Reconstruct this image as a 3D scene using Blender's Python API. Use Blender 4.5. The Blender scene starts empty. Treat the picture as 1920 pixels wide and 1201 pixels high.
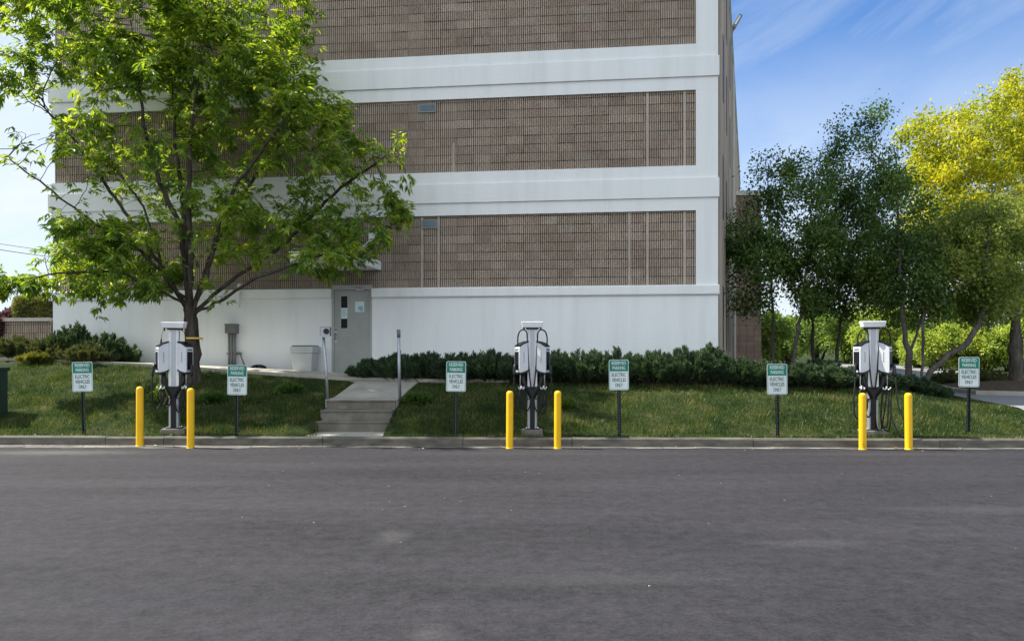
import bpy, math, random
import numpy as np
from mathutils import Vector
random.seed(7); rng = np.random.default_rng(7)
scene = bpy.context.scene
COL = scene.collection
F = 1920*26/36.0; CX, HY, EYE = 960.0, 678.0, 1.62
R = math.radians

def at(px, py, Y):                       # photo pixel + depth -> point in the place
    return Vector(((px-CX)/F*Y, Y, EYE-(py-HY)/F*Y))

# ------------------------------------------------------------------ materials
def new_mat(name):
    m = bpy.data.materials.new(name); m.use_nodes = True
    nt = m.node_tree; nt.nodes.clear()
    return m, nt, nt.nodes, nt.links
def node(nt, t, **kw):
    n = nt.nodes.new(t)
    for k, v in kw.items():
        if k in n.inputs: n.inputs[k].default_value = v
        else: setattr(n, k, v)
    return n
def ramp(nt, stops):
    n = nt.nodes.new('ShaderNodeValToRGB'); e = n.color_ramp.elements
    while len(e) > 1: e.remove(e[-1])
    e[0].position = stops[0][0]; e[0].color = (*stops[0][1], 1)
    for p, c in stops[1:]:
        q = e.new(p); q.color = (*c, 1)
    return n
def mat(name, stops, scale=4.0, rough=0.8, bump=0.0, bscale=None, metal=0.0, spec=0.3, stretch=(1,1,1), detail=6, coat=0):
    """noise-coloured principled material; stops = list of (pos, rgb) or one rgb"""
    m, nt, N, L = new_mat(name)
    out = node(nt, 'ShaderNodeOutputMaterial'); b = node(nt, 'ShaderNodeBsdfPrincipled')
    b.inputs['Roughness'].default_value = rough; b.inputs['Metallic'].default_value = metal
    b.inputs['Specular IOR Level'].default_value = spec
    if coat: b.inputs['Coat Weight'].default_value = coat
    g = node(nt, 'ShaderNodeNewGeometry'); mp = node(nt, 'ShaderNodeMapping'); mp.inputs['Scale'].default_value = stretch
    L.new(g.outputs['Position'], mp.inputs['Vector'])
    if isinstance(stops[0], (int, float)):
        c = np.array(stops); stops = [(0.3, tuple(c*0.88)), (0.7, tuple(np.minimum(c*1.1, 1)))]
    n = node(nt, 'ShaderNodeTexNoise', Scale=scale, Detail=detail, Roughness=0.6)
    L.new(mp.outputs[0], n.inputs['Vector'])
    r = ramp(nt, stops); L.new(n.outputs['Fac'], r.inputs[0]); L.new(r.outputs[0], b.inputs['Base Color'])
    if bump:
        n2 = node(nt, 'ShaderNodeTexNoise', Scale=bscale or scale*6, Detail=5)
        L.new(g.outputs['Position'], n2.inputs['Vector'])
        bp = node(nt, 'ShaderNodeBump', Strength=bump, Distance=0.02)
        L.new(n2.outputs['Fac'], bp.inputs['Height']); L.new(bp.outputs[0], b.inputs['Normal'])
    L.new(b.outputs[0], out.inputs[0])
    return m
def leaf_mat(name, cols, trans=0.4, tcol=None, nscale=0.8, rough=0.5):
    m, nt, N, L = new_mat(name)
    out = node(nt, 'ShaderNodeOutputMaterial'); b = node(nt, 'ShaderNodeBsdfPrincipled', Roughness=rough)
    b.inputs['Specular IOR Level'].default_value = 0.35
    g = node(nt, 'ShaderNodeNewGeometry')
    n = node(nt, 'ShaderNodeTexNoise', Scale=nscale, Detail=3); L.new(g.outputs['Position'], n.inputs['Vector'])
    ma = node(nt, 'ShaderNodeMath', operation='MULTIPLY_ADD'); ma.inputs[1].default_value = 0.55; 
    L.new(g.outputs['Random Per Island'], ma.inputs[0])
    mb = node(nt, 'ShaderNodeMath', operation='MULTIPLY_ADD'); mb.inputs[1].default_value = 1.3; mb.inputs[2].default_value = -0.45
    L.new(n.outputs['Fac'], mb.inputs[0]); L.new(mb.outputs[0], ma.inputs[2])
    k = len(cols)-1
    r = ramp(nt, [(0.1+0.75*i/k, c) for i, c in enumerate(cols)]); L.new(ma.outputs[0], r.inputs[0])
    L.new(r.outputs[0], b.inputs['Base Color'])
    t = node(nt, 'ShaderNodeBsdfTranslucent'); mx = node(nt, 'ShaderNodeMixShader'); mx.inputs[0].default_value = trans
    mc = node(nt, 'ShaderNodeMix', data_type='RGBA', blend_type='MULTIPLY'); mc.inputs[0].default_value = 1.0
    L.new(r.outputs[0], mc.inputs[6]); mc.inputs[7].default_value = (*(tcol or (1.6, 1.5, 0.6)), 1)
    mc.clamp_result = False
    L.new(mc.outputs[2], t.inputs['Color'])
    L.new(b.outputs[0], mx.inputs[1]); L.new(t.outputs[0], mx.inputs[2]); L.new(mx.outputs[0], out.inputs[0])
    return m

M = {}
def asphalt(name, lo, hi):
    m, nt, N, L = new_mat(name)
    out = node(nt, 'ShaderNodeOutputMaterial'); b = node(nt, 'ShaderNodeBsdfPrincipled', Roughness=0.85)
    b.inputs['Specular IOR Level'].default_value = 0.25
    g = node(nt, 'ShaderNodeNewGeometry')
    def nz(scale, detail, st=(1,1,1), rg=0.6):
        mp = node(nt, 'ShaderNodeMapping'); mp.inputs['Scale'].default_value = st; L.new(g.outputs['Position'], mp.inputs['Vector'])
        n = node(nt, 'ShaderNodeTexNoise', Scale=scale, Detail=detail, Roughness=rg); L.new(mp.outputs[0], n.inputs['Vector']); return n
    big = nz(0.5, 6, (0.35, 1.6, 1)); mid = nz(7, 6, (1, 1, 1)); fine = nz(27, 6, rg=0.85)
    m1 = node(nt, 'ShaderNodeMix', data_type='RGBA', blend_type='MIX'); m1.inputs[0].default_value = 0.5
    L.new(big.outputs['Fac'], m1.inputs[6]); L.new(mid.outputs['Fac'], m1.inputs[7])
    m2 = node(nt, 'ShaderNodeMix', data_type='RGBA', blend_type='MIX'); m2.inputs[0].default_value = 0.5
    L.new(m1.outputs[2], m2.inputs[6]); L.new(fine.outputs['Fac'], m2.inputs[7])
    r = ramp(nt, [(0.38, lo), (0.5, tuple((np.array(lo)+hi)/2)), (0.63, hi)]); L.new(m2.outputs[2], r.inputs[0])
    # pale chips of stone
    v = node(nt, 'ShaderNodeTexVoronoi', Scale=5.0); L.new(g.outputs['Position'], v.inputs['Vector'])
    lt = node(nt, 'ShaderNodeMath', operation='LESS_THAN'); lt.inputs[1].default_value = 0.045; L.new(v.outputs['Distance'], lt.inputs[0])
    sc = node(nt, 'ShaderNodeSeparateColor'); L.new(v.outputs['Color'], sc.inputs[0])
    gt = node(nt, 'ShaderNodeMath', operation='GREATER_THAN'); gt.inputs[1].default_value = 0.86; L.new(sc.outputs[0], gt.inputs[0])
    mu = node(nt, 'ShaderNodeMath', operation='MULTIPLY'); L.new(lt.outputs[0], mu.inputs[0]); L.new(gt.outputs[0], mu.inputs[1])
    m3 = node(nt, 'ShaderNodeMix', data_type='RGBA'); L.new(mu.outputs[0], m3.inputs[0]); L.new(r.outputs[0], m3.inputs[6]); m3.inputs[7].default_value = (.4, .38, .34, 1)
    last = m3.outputs[2]
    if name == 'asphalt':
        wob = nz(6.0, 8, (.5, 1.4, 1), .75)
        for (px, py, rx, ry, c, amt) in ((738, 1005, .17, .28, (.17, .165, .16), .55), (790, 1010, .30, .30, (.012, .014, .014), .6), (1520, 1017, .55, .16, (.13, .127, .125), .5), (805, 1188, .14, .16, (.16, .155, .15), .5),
                                         (1620, 1170, .30, .22, (.010, .010, .012), .6), (1860, 955, 1.1, .25, (.11, .11, .108), .5), (90, 848, 1.6, .35, (.24, .225, .20), .8), (1180, 1085, 1.6, .2, (.10, .098, .1), .45), (330, 905, 2.6, .35, (.10, .098, .1), .4), (1080, 850, 3.0, .25, (.10, .097, .093), .4), (1690, 850, 2.4, .22, (.10, .097, .093), .4), (300, 1120, .8, .3, (.018, .02, .03), .5)):  # wide pale stain by the left kerb: dust, with sunlit patches painted in
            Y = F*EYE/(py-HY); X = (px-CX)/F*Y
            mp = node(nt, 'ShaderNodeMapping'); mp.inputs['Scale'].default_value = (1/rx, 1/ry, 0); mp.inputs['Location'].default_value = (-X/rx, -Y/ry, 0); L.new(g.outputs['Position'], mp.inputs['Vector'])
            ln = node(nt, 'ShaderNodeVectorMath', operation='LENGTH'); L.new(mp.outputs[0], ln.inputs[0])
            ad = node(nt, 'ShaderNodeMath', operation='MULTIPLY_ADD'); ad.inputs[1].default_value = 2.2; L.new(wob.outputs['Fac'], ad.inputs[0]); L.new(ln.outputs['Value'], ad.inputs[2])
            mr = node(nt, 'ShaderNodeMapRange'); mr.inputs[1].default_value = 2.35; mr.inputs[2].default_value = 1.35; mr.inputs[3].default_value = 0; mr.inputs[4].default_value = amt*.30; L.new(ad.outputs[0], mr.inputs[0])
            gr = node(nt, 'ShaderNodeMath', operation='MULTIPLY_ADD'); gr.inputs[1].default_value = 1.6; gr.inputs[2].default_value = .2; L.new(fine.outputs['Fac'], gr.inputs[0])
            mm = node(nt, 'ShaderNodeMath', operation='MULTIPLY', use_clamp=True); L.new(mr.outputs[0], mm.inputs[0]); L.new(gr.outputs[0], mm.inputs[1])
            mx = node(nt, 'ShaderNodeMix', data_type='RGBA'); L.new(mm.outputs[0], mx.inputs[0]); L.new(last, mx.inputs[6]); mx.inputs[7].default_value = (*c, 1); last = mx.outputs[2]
    L.new(last, b.inputs['Base Color'])
    bp = node(nt, 'ShaderNodeBump', Strength=0.6, Distance=0.012); L.new(fine.outputs['Fac'], bp.inputs['Height']); L.new(bp.outputs[0], b.inputs['Normal'])
    L.new(b.outputs[0], out.inputs[0]); return m
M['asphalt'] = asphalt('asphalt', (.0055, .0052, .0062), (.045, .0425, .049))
M['asphalt_pale'] = asphalt('pale_asphalt', (.16, .16, .165), (.26, .255, .25))
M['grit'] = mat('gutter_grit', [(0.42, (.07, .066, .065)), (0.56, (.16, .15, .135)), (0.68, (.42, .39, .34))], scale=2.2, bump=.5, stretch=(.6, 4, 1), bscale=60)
M['concrete'] = mat('concrete', [(0.3, (.10, .09, .075)), (0.55, (.16, .146, .122)), (0.75, (.23, .21, .175))], scale=3, bump=.4, bscale=70)
M['kerb'] = mat('kerb_concrete', [(0.25, (.055, .052, .044)), (0.5, (.115, .106, .088)), (0.75, (.19, .172, .14))], scale=2.5, bump=.5, bscale=60, stretch=(1, 1, 3))
M['walk'] = mat('walk_concrete', [(0.3, (.30, .28, .24)), (0.6, (.40, .375, .33)), (0.8, (.46, .43, .38))], scale=2.2, bump=.3, bscale=60)
M['soil'] = mat('lawn_soil', [(0.3, (.014, .024, .008)), (0.55, (.026, .038, .011)), (0.75, (.085, .072, .042))], scale=2.6, rough=1, bump=.9, bscale=25, spec=.1)
M['mulch'] = mat('mulch', [(0.3, (.04, .028, .02)), (0.6, (.11, .08, .055)), (0.8, (.2, .16, .12))], scale=9, rough=1, bump=1, bscale=40, spec=.1)
M['white_paint'] = mat('white_render', [(0.2, (.68, .70, .69)), (0.5, (.775, .79, .79)), (0.8, (.81, .825, .83))], scale=1.1, rough=.75, bump=.2, bscale=14, stretch=(2.6, 2.6, .22), detail=8)
def block_mat(name, cols, dirt=True):
    m, nt, N, L = new_mat(name)
    out = node(nt, 'ShaderNodeOutputMaterial'); b = node(nt, 'ShaderNodeBsdfPrincipled', Roughness=.95)
    b.inputs['Specular IOR Level'].default_value = .15
    g = node(nt, 'ShaderNodeNewGeometry')
    r = ramp(nt, [(i/(len(cols)-1), c) for i, c in enumerate(cols)]); L.new(g.outputs['Random Per Island'], r.inputs[0])
    n = node(nt, 'ShaderNodeTexNoise', Scale=1.1, Detail=6, Roughness=.65); L.new(g.outputs['Position'], n.inputs['Vector'])
    r2 = ramp(nt, [(.3, (.84, .82, .80)), (.55, (1, 1, 1)), (.72, (1.15, 1.13, 1.1))]); L.new(n.outputs['Fac'], r2.inputs[0])
    mx = node(nt, 'ShaderNodeMix', data_type='RGBA', blend_type='MULTIPLY'); mx.inputs[0].default_value = 1
    L.new(r.outputs[0], mx.inputs[6]); L.new(r2.outputs[0], mx.inputs[7])
    n3 = node(nt, 'ShaderNodeTexNoise', Scale=26, Detail=5, Roughness=.7); L.new(g.outputs['Position'], n3.inputs['Vector'])
    r3 = ramp(nt, [(.3, (.7, .7, .7)), (.7, (1.3, 1.3, 1.3))]); L.new(n3.outputs['Fac'], r3.inputs[0])
    m2 = node(nt, 'ShaderNodeMix', data_type='RGBA', blend_type='MULTIPLY'); m2.inputs[0].default_value = 1
    L.new(mx.outputs[2], m2.inputs[6]); L.new(r3.outputs[0], m2.inputs[7]); L.new(m2.outputs[2], b.inputs['Base Color'])
    bp = node(nt, 'ShaderNodeBump', Strength=.7, Distance=.01); L.new(n3.outputs['Fac'], bp.inputs['Height']); L.new(bp.outputs[0], b.inputs['Normal'])
    L.new(b.outputs[0], out.inputs[0]); return m
M['block'] = block_mat('fluted_block', [(.36, .295, .235), (.41, .34, .275), (.43, .36, .295), (.40, .315, .25), (.48, .405, .335)])
M['mortar'] = mat('mortar', (.10, .082, .068), scale=5, rough=1)
M['joint'] = mat('pale_joint', [(0.3, (.36, .31, .265)), (.7, (.46, .41, .36))], scale=3, rough=1, bump=.5)
M['side_wall'] = mat('side_wall_block', [(0.3, (.36, .29, .23)), (.6, (.46, .38, .31)), (.8, (.52, .44, .36))], scale=.8, rough=.95, stretch=(1, 1, .3), bump=.4)
M['annex'] = block_mat('annex_brown_block', [(.17, .125, .10), (.21, .155, .125), (.19, .145, .115)])
M['side_trim'] = mat('side_trim', (.42, .45, .40), scale=2, rough=.7)
M['dark_glass'] = mat('dark_glass', (.012, .014, .016), rough=.4, spec=.12)
M['door'] = mat('door_paint', (.33, .34, .32), scale=1.5, rough=.5, bump=.05)
M['door_frame'] = mat('door_frame_paint', (.36, .37, .35), scale=1.5, rough=.5)
M['steel'] = mat('galvanised_steel', (.38, .40, .43), scale=14, rough=.45, metal=.7)
M['vent'] = mat('vent_metal', (.24, .29, .32), scale=5, rough=.5, metal=.2)
M['grey_box'] = mat('grey_box_paint', (.15, .155, .145), scale=6, rough=.6)
M['conduit'] = mat('grey_conduit', (.17, .175, .165), scale=8, rough=.55)
M['bin'] = mat('bin_plastic', (.44, .46, .45), scale=2, rough=.6)
M['paper'] = mat('paper_notice', (.62, .72, .74), scale=10, rough=.7)
M['blue_ink'] = mat('blue_print', (.12, .33, .45), scale=20, rough=.7)
M['yellow'] = mat('yellow_sleeve', [(0.27, (.42, .25, .03)), (.33, (.78, .44, .008)), (.7, (.86, .50, .008))], scale=7, rough=.45, stretch=(1, 1, .5), spec=.35, detail=8)
M['scuff'] = mat('yellow_scuffed', [(0.35, (.45, .30, .04)), (.55, (.82, .52, .03))], scale=12, rough=.6)
M['alu'] = mat('brushed_aluminium', (.43, .45, .48), scale=10, rough=.38, metal=.55, stretch=(6, 6, .3))
M['box_plastic'] = mat('light_grey_plastic', (.60, .62, .65), scale=3, rough=.4, spec=.4)
M['white_plastic'] = mat('white_plastic', (.74, .75, .77), scale=3, rough=.35, spec=.45)
M['black_plastic'] = mat('black_plastic', (.012, .012, .014), scale=6, rough=.4)
M['rubber'] = mat('black_rubber', (.010, .010, .011), scale=6, rough=.55)
M['screen'] = mat('dark_display', (.008, .010, .014), rough=.4, spec=.2)
M['grey_mark'] = mat('grey_print', (.10, .11, .13), scale=6, rough=.5)
M['sign_white'] = mat('sign_white', (.66, .72, .72), scale=3, rough=.4)
M['sign_green'] = mat('sign_green', (.010, .20, .135), scale=3, rough=.4)
M['sign_ink'] = mat('sign_dark_ink', (.010, .085, .066), scale=3, rough=.5)
M['post'] = mat('dark_green_post', (.012, .020, .017), scale=9, rough=.5, metal=.2)
M['bark'] = mat('bark', [(0.3, (.035, .028, .023)), (.55, (.075, .062, .052)), (.8, (.13, .11, .095))], scale=9, rough=1, bump=1, bscale=22, stretch=(1, 1, .25), spec=.1)
M['bark_grey'] = mat('grey_bark', [(0.3, (.05, .045, .04)), (.55, (.10, .09, .08)), (.8, (.19, .17, .15))], scale=9, rough=1, bump=1, bscale=25, stretch=(1, 1, .35), spec=.1)
M['yellow_tape'] = mat('yellow_tape', (.75, .55, .12), scale=6)
M['cabinet'] = mat('cabinet_green', (.022, .045, .038), scale=3, rough=.55)
M['cap_stone'] = mat('cap_stone', (.45, .42, .37), scale=4, rough=.9, bump=.3)
M['lf_main'] = leaf_mat('ash_leaves', [(.060, .125, .030), (.11, .205, .038), (.19, .30, .045), (.31, .39, .06)], trans=.5, tcol=(2.1, 1.75, .5), nscale=.9, rough=.38)
M['lf_dark'] = leaf_mat('dark_leaves', [(.038, .080, .022), (.078, .142, .030), (.155, .235, .048)], trans=.35, tcol=(1.3, 1.5, .6), nscale=.7)
M['lf_olive'] = leaf_mat('olive_leaves', [(.085, .13, .034), (.18, .24, .05), (.34, .36, .09)], trans=.5, nscale=.6)
M['lf_gold'] = leaf_mat('golden_leaves', [(.13, .20, .02), (.40, .42, .022), (.66, .61, .03)], trans=.5, tcol=(1.3, 1.25, .5), nscale=.5)
M['lf_bush'] = leaf_mat('bush_leaves', [(.06, .11, .025), (.20, .29, .05), (.40, .48, .08), (.66, .70, .18)], trans=.42, tcol=(1.3, 1.3, .5), nscale=1.1)
M['lf_far'] = leaf_mat('far_leaves', [(.08, .14, .04), (.16, .25, .06), (.28, .36, .08)], trans=.45, nscale=.3)
M['lf_juniper'] = leaf_mat('juniper_needles', [(.026, .050, .026), (.044, .082, .040), (.080, .125, .058)], trans=.22, nscale=1.4)
M['lf_juniper_lit'] = leaf_mat('sunlit_juniper_needles', [(.045, .065, .03), (.085, .11, .042), (.14, .15, .055)], trans=.2, nscale=1.4)  # lighter, warmer copy of the juniper needles, sunlight put into the colour
M['lf_yellow'] = leaf_mat('yellow_shrub_leaves', [(.07, .09, .02), (.14, .15, .03), (.26, .24, .05)], trans=.3, nscale=2)
M['lf_hedge'] = leaf_mat('yew_leaves', [(.06, .075, .02), (.13, .145, .03), (.30, .29, .05)], trans=.25, nscale=1.6)
M['lf_plum'] = leaf_mat('plum_leaves', [(.035, .022, .024), (.075, .040, .044), (.20, .11, .12)], trans=.3, tcol=(1.6, .8, .9))
M['grass'] = leaf_mat('grass_blades', [(.012, .030, .007), (.028, .064, .010), (.068, .108, .016), (.20, .165, .065)], trans=.35, nscale=1.6, tcol=(1.4, 1.4, .6))

# ------------------------------------------------------------------ object helpers
ORIG = {}
def tag(o, label=None, cat=None, group=None, kind=None):
    if label: o['label'] = label
    if cat: o['category'] = cat
    if group: o['group'] = group
    if kind: o['kind'] = kind
    return o
def thing(name, label, cat, loc=(0, 0, 0), group=None, rz=0.0, world=True):
    o = bpy.data.objects.new(name, None); o.empty_display_size = .2
    COL.objects.link(o); o.location = loc; o.rotation_euler = (0, 0, rz)
    ORIG[o] = Vector(loc) if world else Vector((0, 0, 0))
    return tag(o, label, cat, group)
def np_obj(name, V, tris, m, parent=None, smooth=False, quads=None):
    V = np.asarray(V, dtype=np.float32).reshape(-1, 3)
    if parent is not None: V = V - np.array(ORIG[parent], dtype=np.float32)
    me = bpy.data.meshes.new(name)
    idx = np.asarray(tris if quads is None else quads, dtype=np.int32)
    k = idx.shape[1]
    me.vertices.add(len(V)); me.vertices.foreach_set('co', V.ravel())
    me.loops.add(idx.size); me.loops.foreach_set('vertex_index', idx.ravel())
    me.polygons.add(len(idx)); me.polygons.foreach_set('loop_start', np.arange(0, idx.size, k, dtype=np.int32))
    me.polygons.foreach_set('loop_total', np.full(len(idx), k, dtype=np.int32))
    me.polygons.foreach_set('use_smooth', np.full(len(idx), smooth))
    me.update(calc_edges=True); me.validate()
    me.materials.append(M[m] if isinstance(m, str) else m)
    o = bpy.data.objects.new(name, me); COL.objects.link(o)
    if parent is not None: o.parent = parent; ORIG[o] = ORIG[parent]
    else: ORIG[o] = Vector((0, 0, 0))
    return o
class MB:
    def __init__(s): s.v = []; s.f = []; s.sm = []
    def add(s, vs, fs, smooth=False):
        n = len(s.v); s.v += [tuple(v) for v in vs]
        for f in fs: s.f.append(tuple(i+n for i in f)); s.sm.append(smooth)
    def hexa(s, p):                       # 8 points: bottom ring, top ring
        s.add(p, [(3,2,1,0),(4,5,6,7),(0,1,5,4),(1,2,6,5),(2,3,7,6),(3,0,4,7)])
    def box(s, x0, x1, y0, y1, z0, z1):
        s.hexa([(x0,y0,z0),(x1,y0,z0),(x1,y1,z0),(x0,y1,z0),(x0,y0,z1),(x1,y0,z1),(x1,y1,z1),(x0,y1,z1)])
    def prism(s, pts, z0, z1):            # polygon in xy (ccw)
        n = len(pts)
        s.add([(x,y,z0) for x,y in pts]+[(x,y,z1) for x,y in pts],
              [tuple(range(n-1,-1,-1)), tuple(range(n,2*n))]+[(i,(i+1)%n,(i+1)%n+n,i+n) for i in range(n)])
    def loftpoly(s, A, B):                # two same-length rings
        n = len(A)
        s.add(list(A)+list(B), [tuple(range(n-1,-1,-1)), tuple(range(n,2*n))]+[(i,(i+1)%n,(i+1)%n+n,i+n) for i in range(n)])
    def tube(s, pts, rad, sides=8, caps=True):
        pts = [Vector(p) for p in pts]; n = len(pts)
        if not hasattr(rad, '__len__'): rad = [rad]*n
        up = None; vs = []
        for i, p in enumerate(pts):
            t = (pts[min(i+1,n-1)]-pts[max(i-1,0)])
            if t.length < 1e-9: t = Vector((0,0,1))
            t.normalize()
            if up is None:
                a = Vector((1,0,0)) if abs(t.x) < .8 else Vector((0,1,0)); up = (a-t*a.dot(t)).normalized()
            else:
                up = up-t*up.dot(t)
                if up.length < 1e-6: up = t.orthogonal()
                up.normalize()
            w = t.cross(up)
            for k in range(sides):
                a = 2*math.pi*k/sides
                vs.append(p+(up*math.cos(a)+w*math.sin(a))*rad[i])
        fs = []
        for i in range(n-1):
            for k in range(sides):
                fs.append((i*sides+k, i*sides+(k+1)%sides, (i+1)*sides+(k+1)%sides, (i+1)*sides+k))
        if caps: fs += [tuple(range(sides-1,-1,-1)), tuple((n-1)*sides+k for k in range(sides))]
        s.add(vs, fs, True)
    def lathe(s, prof, sides=24, c=(0,0)):
        vs = []; fs = []
        for r, z in prof:
            for k in range(sides):
                a = 2*math.pi*k/sides; vs.append((c[0]+r*math.cos(a), c[1]+r*math.sin(a), z))
        for i in range(len(prof)-1):
            for k in range(sides):
                fs.append((i*sides+k, i*sides+(k+1)%sides, (i+1)*sides+(k+1)%sides, (i+1)*sides+k))
        s.add(vs, fs, True)
    def build(s, name, m, parent=None, bevel=0, world=True):
        me = bpy.data.meshes.new(name)
        o0 = ORIG[parent] if parent is not None else Vector((0,0,0))
        me.from_pydata([(v[0]-o0.x, v[1]-o0.y, v[2]-o0.z) for v in s.v], [], s.f)
        me.polygons.foreach_set('use_smooth', s.sm)
        me.update(); me.materials.append(M[m] if isinstance(m, str) else m)
        o = bpy.data.objects.new(name, me); COL.objects.link(o); ORIG[o] = o0
        if parent is not None: o.parent = parent
        if bevel:
            b = o.modifiers.new('bevel', 'BEVEL'); b.width = bevel; b.segments = 2; b.limit_method = 'ANGLE'
        return o
def spline(pts, n=8):
    pts = [Vector(p) for p in pts]; out = []
    P = [pts[0]*2-pts[1]]+pts+[pts[-1]*2-pts[-2]]
    for i in range(1, len(P)-2):
        for k in range(n):
            t = k/n; a, b, c, d = P[i-1], P[i], P[i+1], P[i+2]
            out.append(.5*((2*b)+(c-a)*t+(2*a-5*b+4*c-d)*t*t+(3*b-a-3*c+d)*t**3))
    out.append(pts[-1]); return out
def copy_thing(o, loc, rz, label):
    c = o.copy(); COL.objects.link(c); c.location = loc; c.rotation_euler = (0, 0, rz); c['label'] = label
    for ch in list(o.children):
        d = ch.copy(); COL.objects.link(d); d.parent = c
        for g in ch.children:
            e = g.copy(); COL.objects.link(e); e.parent = d
    return c

# ------------------------------------------------------------------ terrain
def yk(X): return 14.15-.027*np.asarray(X, dtype=float)
def sstep(t): t = np.clip(t, 0, 1); return t*t*(3-2*t)
def redge(Y): return 11.3+.26*(np.asarray(Y, dtype=float)-16.5)
def redge2(Y): Y = np.asarray(Y, dtype=float); return np.where(Y < 28.5, 40, 21+.36*(Y-28))
PX = [-60,-30,-14,-11.6,-9,-6,-4.3,-2,0,5.3,8,14,60]; PZ = [2.1,1.9,1.68,1.59,1.47,1.33,1.24,1.24,1.28,1.38,1.40,1.40,1.6]
def zt(X, Y):
    X = np.asarray(X, dtype=float); Y = np.asarray(Y, dtype=float)
    v = Y-yk(X)
    P = np.interp(X, PX, PZ); zr = np.clip(.57+(Y-16.5)*.0168, .2, 1.3)
    T = sstep((X-5.6)/(redge(Y)-5.6))
    far = np.clip(Y-30, 0, 60)*.035*(1-T)+np.clip(Y-62, 0, 200)*.05*T
    top = P*(1-T)+zr*T+far
    L = 4.4*(1-T)+2.4*T
    s = np.clip((v-.42)/(L-.3), 0, 1)**.85
    z = .155+(top-.155)*s
    return np.where(v < .1, -.05, z)
def zts(X, Y): return float(zt(X, Y))
SX0, SX1 = -4.03, -2.53
xs = np.concatenate([[-400,-200,-110,-70,-50,-38,-30,-25,-22], np.arange(-20, 30, .3), [SX0+.02, SX0+.05, SX1-.05, SX1-.02], [30,32,35,40,48,60,80,120,220,400]])
xs = np.sort(xs)
vs_ = np.concatenate([[-300,-120,-50,-25,-12,-4,0.0,.09,.125], np.arange(.3, 8, .25), np.arange(8, 50, .8), [52,60,75,100,150,250,420]])
GX, GV = np.meshgrid(xs, vs_); GY = GV+yk(np.clip(GX, -60, 60)); GZ = zt(GX, GY)
GZ += np.where((GV > .3) & (GV < 50), (np.sin(GX*2.1+GV*1.3)*np.sin(GV*2.7-GX*.7))*.015, 0)
GZ[GV < .1] = -.05
GZ = np.where((GX > SX0+.03) & (GX < SX1-.03) & (GY < 16.45), -.05, GZ)
nr, nc = GX.shape; ii = np.arange(nr*nc).reshape(nr, nc)
quads = np.stack([ii[:-1,:-1], ii[:-1,1:], ii[1:,1:], ii[1:,:-1]], -1).reshape(-1, 4)
tag(np_obj('ground', np.stack([GX, GY, GZ], -1), None, 'soil', quads=quads, smooth=True), kind='structure')

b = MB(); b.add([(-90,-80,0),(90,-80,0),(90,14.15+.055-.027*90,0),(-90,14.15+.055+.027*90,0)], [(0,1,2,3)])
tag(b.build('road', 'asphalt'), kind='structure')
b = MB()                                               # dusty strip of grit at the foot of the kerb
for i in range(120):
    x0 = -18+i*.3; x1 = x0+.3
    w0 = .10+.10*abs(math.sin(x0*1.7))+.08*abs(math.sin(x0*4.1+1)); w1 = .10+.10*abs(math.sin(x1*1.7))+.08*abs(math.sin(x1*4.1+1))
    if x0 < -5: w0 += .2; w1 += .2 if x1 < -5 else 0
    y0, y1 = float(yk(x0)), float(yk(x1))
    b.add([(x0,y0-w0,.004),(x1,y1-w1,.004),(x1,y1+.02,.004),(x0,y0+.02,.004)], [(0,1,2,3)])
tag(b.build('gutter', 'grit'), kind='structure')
# kerb in lengths with joints
b = MB(); joints = [-22, -13.5, -7.9] + [(px-CX)/F*14.2 for px in (-60, 300, 603, 868, 1072, 1407, 1748)] + [10.9, 14, 18, 22, 26]
joints = sorted(joints)
for a_, c_ in zip(joints[:-1], joints[1:]):
    a, c = a_+.006, c_-.006; dz = random.uniform(-.008, .008)
    ya, yc = float(yk(a)), float(yk(c)); h = .172+dz
    ring = lambda x, y: [(x,y+.05,-.04),(x,y,-.04),(x,y+.012,h-.03),(x,y+.035,h),(x,y+.15,h),(x,y+.15,-.04)]
    b.loftpoly(ring(a,ya)[::-1], ring(c,yc)[::-1])
tag(b.build('kerb', 'kerb'), kind='structure')

def drape(name, rows, m, dz, skirt=0.0, zfun=None):
    """rows: list of (left xy, right xy); sheet that follows the ground"""
    b = MB(); n = 10; V = []
    for (l, r) in rows:
        for k in range(n+1):
            x = l[0]+(r[0]-l[0])*k/n; y = l[1]+(r[1]-l[1])*k/n
            V.append((x, y, (zfun(x, y) if zfun else zts(x, y))+dz))
    fs = [(i*(n+1)+k, i*(n+1)+k+1, (i+1)*(n+1)+k+1, (i+1)*(n+1)+k) for i in range(len(rows)-1) for k in range(n)]
    b.add(V, fs)
    if skirt:
        edge = [k for k in range(n+1)]+[i*(n+1)+n for i in range(1, len(rows))]+[(len(rows)-1)*(n+1)+k for k in range(n-1, -1, -1)]+[i*(n+1) for i in range(len(rows)-2, 0, -1)]
        m_ = len(edge); P = [V[e] for e in edge]+[(V[e][0], V[e][1], V[e][2]-skirt) for e in edge]
        b.add(P, [(i, i+m_, (i+1)%m_+m_, (i+1)%m_) for i in range(m_)])
    return b.build(name, m)
ys = np.concatenate([np.arange(16.0, 28.5, .5), np.arange(28.6, 64, 1.0)])
tag(drape('side_road', [((float(redge(y)), y), (float(min(redge2(y), redge(y)+40)), y)) for y in ys], 'asphalt_pale', .03, .0), kind='structure')

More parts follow.
